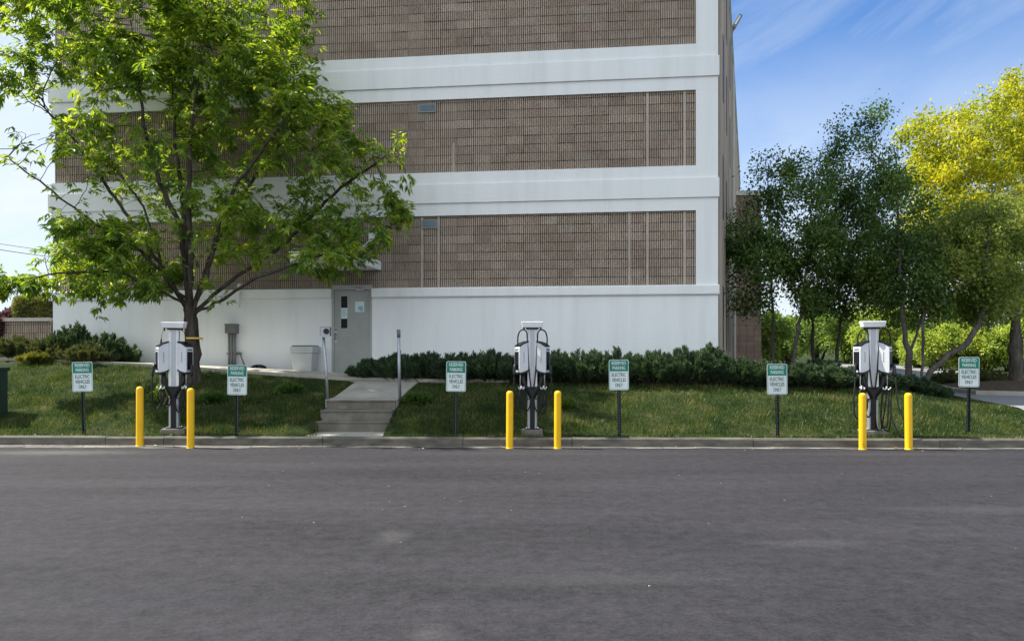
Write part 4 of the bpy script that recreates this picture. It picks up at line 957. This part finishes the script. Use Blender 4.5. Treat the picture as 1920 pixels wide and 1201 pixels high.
def juniper(label, px, Y, rx, h, seed, m='lf_juniper', group='dark junipers along the building', n=70, up=.5, ry=None, X=None, cat='shrub', name='juniper'):
    rg = np.random.default_rng(seed); X = (px-CX)/F*Y if X is None else X
    z0 = zts(X, Y); ry = ry or rx*.8
    o = thing(name, label, cat, (X, Y, z0), group)
    pos = []; dr = []; b = MB()
    for k in range(n):
        a = rg.uniform(0, 2*math.pi); q = rg.random()**.6
        out = np.array([math.cos(a)*rx, math.sin(a)*ry, 0])
        p0 = np.array([X, Y, z0])+out*q*.45*rg.random()
        tip = np.array([X, Y, z0])+out*q*rg.uniform(.8, 1.05)+np.array([0, 0, h*(1-.55*q**1.6)*rg.uniform(.72, 1.12)])
        midp = p0*.45+tip*.55+out*.16*q+np.array([0, 0, -.02*h])
        t = np.linspace(0, 1, 9)[:, None]; C = (1-t)**2*p0+2*t*(1-t)*midp+t**2*tip
        b.tube([tuple(v) for v in C[::2]], [.012, .009, .007, .004, .002], 3, caps=False)
        m_ = 34; s = np.sqrt(rg.random(m_))*1.0; ci = np.clip((s*8).astype(int), 0, 7)
        pp = C[ci]+(C[ci+1]-C[ci])*(s*8-ci)[:, None]; ax = unit(C[ci+1]-C[ci])
        # side sprays
        sv = unit(rg.normal(size=(m_, 3)))
        dd = unit(ax*.9+sv*.65+np.array([0, 0, up*.5]))
        off = .10*(1-s[:, None]*.75)
        for j in range(4):
            pos.append(pp+dd*off*j*.45+rg.normal(0, .008, (m_, 3))); dr.append(unit(dd+rg.normal(0, .35, (m_, 3))+ax*.3))
    pos = np.concatenate(pos); dr = np.concatenate(dr); nn = len(pos)
    ln = rg.uniform(.06, .115, nn)
    leaves('foliage', pos, dr, rg.normal(size=(nn, 3)), ln, ln*.27, m, o, -.08)
    b.build('stem', 'bark', o); return o
jl = [(695, 18.55, .62, .50, 'dark juniper nearest the grey door'), (745, 18.4, .75, .72, 'dark juniper behind the bare steel post'), (800, 18.35, .8, .80, 'dark juniper left of the sign by the steps'), (858, 18.2, .8, .80, 'dark juniper behind the sign by the steps'),
      (915, 18.15, .8, .82, 'dark juniper between that sign and the middle charger'), (975, 18.0, .85, .82, 'dark juniper directly behind the middle charger'), (1035, 17.95, .85, .84, 'dark juniper right of the middle charger'), (1098, 17.85, .85, .86, 'dark juniper left of the perforated post sign'),
      (1160, 17.75, .85, .88, 'dark juniper directly behind the perforated post sign'), (1222, 17.65, .85, .90, 'dark juniper right of the perforated post sign'), (1280, 17.6, .85, .96, 'tall dark juniper near the right end of the white wall'), (1332, 17.55, .7, .98, 'tallest dark juniper at the building corner')]
for i, (px, Y, rx, h, lab) in enumerate(jl): juniper(lab, px, Y, rx, h*.82, 400+i, n=110)
jr = [(1385, 17.4, .75, .62, 'low dark juniper right of the building corner'), (1440, 17.3, .75, .60, 'low dark juniper behind the sign left of the last charger'), (1500, 17.3, .75, .55, 'low dark juniper right of that sign'), (1555, 17.3, .7, .55, 'low dark juniper left of the right charger'), (1610, 17.5, .7, .50, 'low dark juniper behind the right charger'),
      (1665, 17.9, .6, .48, 'low dark shrub between the right charger and its right bollard'), (1715, 18.3, .55, .50, 'low dark shrub at the foot of the slanting trunk'), (1750, 18.5, .45, .36, 'smallest low dark shrub right of the slanting trunk')]
for i, (px, Y, rx, h, lab) in enumerate(jr): juniper(lab, px, Y, rx, h*.86, 440+i, group='low dark shrubs by the right trees', n=90, up=.3)
juniper('rounded dark mound shrub behind the low junipers at the foot of the dark trees', 1535, 20.5, .75, .55, 470, group='low dark shrubs by the right trees', n=110, up=.3)
jlft = [(30, 19.75, .9, .62, 'lf_juniper_lit', 'olive juniper below the planter wall at the left edge'), (95, 19.7, .85, .66, 'lf_juniper_lit', 'olive juniper below the white building corner'), (140, 20.0, .85, 1.12, 'lf_juniper', 'tall dark spiky juniper against the white wall at left'), (200, 19.85, .85, .85, 'lf_juniper', 'dark juniper pointing right along the white wall'), (165, 19.3, .8, .50, 'lf_juniper_lit', 'low olive juniper spilling to the path behind the leftmost sign'), (232, 19.9, .5, .45, 'lf_juniper', 'smallest dark juniper at the right end of the left bed')]
for i, (px, Y, rx, h, m, lab) in enumerate(jlft): juniper(lab, px, Y, rx, h*.88, 480+i, m, group='junipers in the left bed', n=90)
juniper('low yellow flowering clump at the path edge on the left lawn', 70, 19.0, .42, .16, 495, 'lf_yellow', group=None, n=40, up=.2, name='yellow_clump', cat='plant')
for i, (px, Y, rx, h, lab) in enumerate(((785, 16.5, .34, .16, 'dark weed clump on the lawn right of the steps'), (545, 17.2, .3, .15, 'dark weed clump on the lawn left of the steps'), (1062, 15.9, .13, .16, 'small weed clump right of the middle charger'), (400, 16.5, .3, .12, 'dark weed clump on the lawn near the tree trunk'), (300, 16.3, .2, .34, 'leafy green sprout beside the left charger'))):
    juniper(lab, px, Y, rx, h, 500+i, 'lf_bush' if i == 4 else 'lf_dark', group='weed clumps on the lawn', n=26, up=.1, name='weed_clump', cat='weed')
# clipped hedge above the planter wall, plum shrub behind
def hedge(name, label, u0, u1, z0, z1, n0, n1, n, seed, m):
    rg = np.random.default_rng(seed)
    o = thing(name, label, 'hedge', fp((u0+u1)/2, z0, (n0+n1)/2))
    U = rg.uniform(-1, 1, (n, 3)); e = 5.0; rr = (np.abs(U)**e).sum(1)**(1/e); s = rg.random(n)**.25
    U = U/rr[:, None]*s[:, None]*(1+.05*np.sin(U[:, :1]*9)*np.sin(U[:, 2:]*7+U[:, 1:2]*5))
    u = (u0+u1)/2+U[:, 0]*(u1-u0)/2; nn = (n0+n1)/2+U[:, 1]*(n1-n0)/2; z = (z0+z1)/2+U[:, 2]*(z1-z0)/2
    pos = np.stack([u*ca-nn*sa, Y0-u*sa-nn*ca, z], -1)
    dr = rg.normal(size=(n, 3))+np.array([0, 0, .8]); ln = .075*rg.uniform(.6, 1.3, n)
    leaves('foliage', pos, dr, rg.normal(size=(n, 3)), ln, ln*.4, m, o, 0)
    b = MB()
    for k in range(14):
        uu = u0+(u1-u0)*(k+.5)/14; b.tube([fp(uu, z0-.15, (n0+n1)/2), fp(uu+rg.normal()*.1, (z0+z1)/2, (n0+n1)/2), fp(uu+rg.normal()*.2, z1-.12, (n0+n1)/2)], [.03, .022, .01], 5)
    b.build('stem', 'bark', o)
hedge('clipped_hedge', 'flat topped clipped hedge above the low planter wall at left', pu(8), UL-.05, zc0+.05, fz(60, 553), -1.2, -.12, 26000, 600, 'lf_hedge')
q = at(52, 560, 22.5); bush('plum_shrub', 'purple leaved shrub peeking behind the clipped hedge', 'shrub', (q.x, q.y, 2.95), (1.2, .6, .68), 9000, .09, .55, 'lf_plum', 601)
q = at(-22, 580, 21.0); bush('pink_shrub', 'reddish pink shrub at the left end of the clipped hedge', 'shrub', (q.x, q.y, 2.65), (.38, .4, .42), 4000, .08, .55, 'lf_plum', 602)
# island
isl = [(13.3,21.2),(14.4,20.7),(17,20.6),(20,21.2),(22.5,24),(20,27.5),(16.5,28),(14.7,26),(13.6,23)]
def off(poly, d):
    cx, cy = np.mean(poly, 0); return [(cx+(x-cx)*(1-d/math.hypot(x-cx, y-cy)), cy+(y-cy)*(1-d/math.hypot(x-cx, y-cy))) for x, y in poly]
def dense(poly):
    P = [Vector((x, y, 0)) for x, y in poly]; P2 = spline(P+[P[0]], 5); return [(p.x, p.y) for p in P2[:-1]]
d0 = dense(isl); d1 = off(d0, .16); n = len(d0); c = MB()
zi = lambda x, y: zts(x, y)
V = [(x, y, zi(x, y)-.02) for x, y in d0]+[(x, y, zi(x, y)+.15) for x, y in d0]+[(x, y, zi(x, y)+.15) for x, y in d1]
c.add(V, [(i, (i+1) % n, (i+1) % n+n, i+n) for i in range(n)]+[(i+n, (i+1) % n+n, (i+1) % n+2*n, i+2*n) for i in range(n)])
tag(c.build('island_kerb', 'walk'), kind='structure')
c = MB(); cx_, cy_ = np.mean(isl, 0); rings = [d1, off(d1, .6), off(d1, 1.5), off(d1, 2.6)]; V = []
for k, rr in enumerate(rings): V += [(x, y, zi(x, y)+.13+(0, .08, .16, .2)[k]+random.uniform(-.02, .02)) for x, y in rr]
V.append((cx_, cy_, zi(cx_, cy_)+.36))
fs = [(k*n+i, k*n+(i+1) % n, (k+1)*n+(i+1) % n, (k+1)*n+i) for k in range(3) for i in range(n)]+[(3*n+i, 3*n+(i+1) % n, 4*n) for i in range(n)]
c.add(V, fs, True); tag(c.build('island_ground', 'mulch'), kind='structure')
for i, (px, Y, rx, h, lab) in enumerate(((1775, 25.6, .8, .55, 'low olive shrub at the left tip of the kerbed island'), (1832, 25.0, .9, .62, 'low olive shrub behind the rightmost sign'), (1872, 25.2, .6, .5, 'low olive shrub beside the stout island trunk'))):
    juniper(lab, px, Y, rx, h, 520+i, 'lf_juniper_lit', group='low shrubs on the kerbed island', n=80, up=.3, name='island_shrub')

# grass: one mass nobody could count
NB = 170000
gx = rng.uniform(-12.5, 13.5, NB); gv = rng.random(NB)**1.15*5.0+.13; gy = gv+yk(gx)
uu = gx/ca; nfac = (Y0-TA*gx-gy)*ca
k_ = gx/gy*F+CX
left_w = np.interp(gy, [14, 15.24, 15.56, 16.07, 16.8, 17.5, 18.15, 18.4], [593, 595, 598, 604, 622, 645, 664, 600])
right_w = np.interp(gy, [14, 15.24, 15.56, 16.07, 16.8, 17.5, 18.15, 18.4], [734, 734, 737, 747, 755, 771, 787, 850])
ok = ~((k_ > left_w) & (k_ < right_w) & (gy < 19)) & ~((nfac < 1.6) & (gx < .3)) & (nfac > .9-2*(gx > 5.3)) & (gx < redge(gy)-.1)
ok &= ~((gx > .3) & (gx < 9) & (nfac < 1.0))
for px in (327, 998, 1636):
    X = (px-CX)/F*14.75; Y = float(yk(X))+.55; ok &= ~((abs(gx-X) < .23) & (abs(gy-Y) < .2))
# worn patches thin the grass
wn = np.sin(gx*1.9+1)*np.sin(gy*2.3+gx*.6)+.5*np.sin(gx*5.1+gy*3.3)
ok &= (rng.random(NB) > np.clip(wn*.5-.12, 0, .88)) & (rng.random(NB) > np.clip(.35-gv, 0, 1)*1.6)
gx, gy, gv = gx[ok], gy[ok], gv[ok]; n = len(gx); gz = zt(gx, gy)-.01
hh = .045+.05*rng.random(n)+.035*np.clip(np.sin(gx*1.3+gy*2.1)*np.sin(gx*3.1-gy), 0, 1)
wb_ = .010+.008*rng.random(n); a = rng.uniform(0, math.pi, n); ln_ = rng.normal(0, .35, (n, 2))
bx0 = np.stack([gx-np.cos(a)*wb_/2, gy-np.sin(a)*wb_/2, gz], -1); bx1 = np.stack([gx+np.cos(a)*wb_/2, gy+np.sin(a)*wb_/2, gz], -1)
tp = np.stack([gx+ln_[:, 0]*hh, gy+ln_[:, 1]*hh, gz+hh], -1)
V = np.stack([bx0, bx1, tp], 1).reshape(-1, 3); T = np.arange(3*n).reshape(-1, 3)
tag(np_obj('grass', V, T, 'grass'), 'short green lawn grass sloping up from the kerb', 'grass', kind='stuff')

# bits of leaf litter along the gutter and the lawn edge
n = 420; lx = rng.uniform(-11, 11, n); lv = np.where(rng.random(n) < .6, -np.abs(rng.normal(0, .22, n)), .16+np.abs(rng.normal(0, .12, n))); ly = yk(lx)+lv
lz = np.where(lv < 0, .009, np.where(lv < .16, .18, zt(lx, ly)+.03)); lpos = np.stack([lx, ly, lz], -1); la = rng.uniform(0, 2*math.pi, n)
ld = np.stack([np.cos(la), np.sin(la), rng.uniform(-.02, .25, n)], -1); lL = rng.uniform(.025, .075, n)
M['litter'] = leaf_mat('dry_litter', [(.05, .035, .02), (.16, .12, .07), (.38, .32, .22)], trans=.1, nscale=3)
tag(leaves('leaf_litter', lpos, ld, rng.normal(0, .25, (n, 3))+np.array([0, 0, 1]), lL, lL*.5, 'litter', None, 0), 'dry leaf litter scattered along the kerb', 'litter', kind='stuff')

# ------------------------------------------------------------------ sky, sun, camera
SUN_EL, SUN_AZ = R(53), R(-78)
w = bpy.data.worlds.new('World'); scene.world = w; w.use_nodes = True; nt = w.node_tree; nt.nodes.clear(); L = nt.links
out = node(nt, 'ShaderNodeOutputWorld'); bg = node(nt, 'ShaderNodeBackground', Strength=.10)
sky = node(nt, 'ShaderNodeTexSky'); sky.sky_type = 'NISHITA'; sky.sun_disc = False; sky.sun_elevation = SUN_EL; sky.sun_rotation = SUN_AZ
sky.air_density = 1.0; sky.dust_density = .6; sky.ozone_density = 3.0
tc = node(nt, 'ShaderNodeTexCoord'); sx = node(nt, 'ShaderNodeSeparateXYZ'); L.new(tc.outputs['Generated'], sx.inputs[0])
az = node(nt, 'ShaderNodeMath', operation='ARCTAN2'); L.new(sx.outputs[0], az.inputs[0]); L.new(sx.outputs[1], az.inputs[1])
el = node(nt, 'ShaderNodeMath', operation='ARCSINE'); L.new(sx.outputs[2], el.inputs[0])
cb = node(nt, 'ShaderNodeCombineXYZ'); L.new(az.outputs[0], cb.inputs[0]); L.new(el.outputs[0], cb.inputs[1])
def mth(op, a, b_=None, c_=None, clamp=False):
    m_ = node(nt, 'ShaderNodeMath', operation=op, use_clamp=clamp)
    for i, v in enumerate((a, b_, c_)):
        if v is None: continue
        if isinstance(v, (int, float)): m_.inputs[i].default_value = v
        else: L.new(v, m_.inputs[i])
    return m_.outputs[0]
def streaks(rot, sc, scale, det, loc=(0, 0, 0)):
    m0 = node(nt, 'ShaderNodeMapping'); m0.inputs['Rotation'].default_value = (0, 0, rot); L.new(cb.outputs[0], m0.inputs['Vector'])
    mp = node(nt, 'ShaderNodeMapping'); mp.inputs['Scale'].default_value = sc; mp.inputs['Location'].default_value = loc
    L.new(m0.outputs[0], mp.inputs['Vector'])
    n = node(nt, 'ShaderNodeTexNoise', Scale=scale, Detail=det, Roughness=.6, Distortion=.6); L.new(mp.outputs[0], n.inputs['Vector']); return n.outputs['Fac']
s1 = streaks(R(-27), (.24, 1, 1), 8, 9, (.3, 1.75, 0)); s2 = streaks(R(-8), (.5, 1.3, 1), 6, 6, (2.2, .4, 0))
c1 = node(nt, 'ShaderNodeMapRange'); c1.inputs[1].default_value = .40; c1.inputs[2].default_value = .72; c1.inputs[4].default_value = .52; L.new(s1, c1.inputs[0])
left = node(nt, 'ShaderNodeMapRange'); left.inputs[1].default_value = .05; left.inputs[2].default_value = -.5; left.inputs[3].default_value = 0; left.inputs[4].default_value = .85; L.new(az.outputs[0], left.inputs[0])
hor = node(nt, 'ShaderNodeMapRange'); hor.inputs[1].default_value = .40; hor.inputs[2].default_value = .13; hor.inputs[3].default_value = 0; hor.inputs[4].default_value = .85; L.new(el.outputs[0], hor.inputs[0])
s2c = node(nt, 'ShaderNodeMapRange'); s2c.inputs[1].default_value = .35; s2c.inputs[2].default_value = .65; s2c.inputs[3].default_value = .6; s2c.inputs[4].default_value = 1.15; L.new(s2, s2c.inputs[0])
back = node(nt, 'ShaderNodeMapRange'); back.inputs[1].default_value = -.1; back.inputs[2].default_value = -.6; back.inputs[3].default_value = 0; back.inputs[4].default_value = .9; L.new(sx.outputs[1], back.inputs[0])  # unseen brighter cloud bank behind the camera, added to fill the shaded facade
lf = mth('MULTIPLY', left.outputs[0], s2c.outputs[0]); hz_ = mth('MULTIPLY', hor.outputs[0], s2c.outputs[0])
mk = mth('MAXIMUM', mth('MAXIMUM', c1.outputs[0], lf), hz_, clamp=True)
mk2 = mth('MULTIPLY', back.outputs[0], s2c.outputs[0], clamp=True)
tint = node(nt, 'ShaderNodeMix', data_type='RGBA', blend_type='MULTIPLY'); tint.inputs[0].default_value = 1; L.new(sky.outputs[0], tint.inputs[6]); tint.inputs[7].default_value = (.42, .57, .73, 1)
mx = node(nt, 'ShaderNodeMix', data_type='RGBA'); L.new(mk, mx.inputs[0]); L.new(tint.outputs[2], mx.inputs[6]); mx.inputs[7].default_value = (3.3, 3.6, 3.85, 1)
mx2 = node(nt, 'ShaderNodeMix', data_type='RGBA'); L.new(mk2, mx2.inputs[0]); L.new(mx.outputs[2], mx2.inputs[6]); mx2.inputs[7].default_value = (5.25, 5.65, 5.95, 1)
L.new(mx2.outputs[2], bg.inputs['Color']); L.new(bg.outputs[0], out.inputs[0])
sun = bpy.data.lights.new('sun', 'SUN'); sun.energy = 3.8; sun.angle = R(1.0); sun.color = (1, .95, .86)
so = bpy.data.objects.new('sun', sun); COL.objects.link(so)
S = Vector((math.sin(SUN_AZ)*math.cos(SUN_EL), math.cos(SUN_AZ)*math.cos(SUN_EL), math.sin(SUN_EL)))
so.rotation_euler = S.to_track_quat('Z', 'Y').to_euler(); so.location = S*60
cam = bpy.data.cameras.new('camera'); cam.lens = 26; cam.sensor_width = 36; cam.shift_y = (HY-600.5)/1920; cam.clip_end = 2000; cam.clip_start = .1
co = bpy.data.objects.new('camera', cam); COL.objects.link(co); co.location = (0, 0, EYE); co.rotation_euler = (R(90), 0, 0); scene.camera = co
scene.view_settings.view_transform = 'Standard'; scene.view_settings.look = 'None'; scene.view_settings.exposure = 1.46; scene.view_settings.gamma = 1
try:
    scene.cycles.max_bounces = 8; scene.cycles.transparent_max_bounces = 4; scene.cycles.use_denoising = True
except Exception: pass
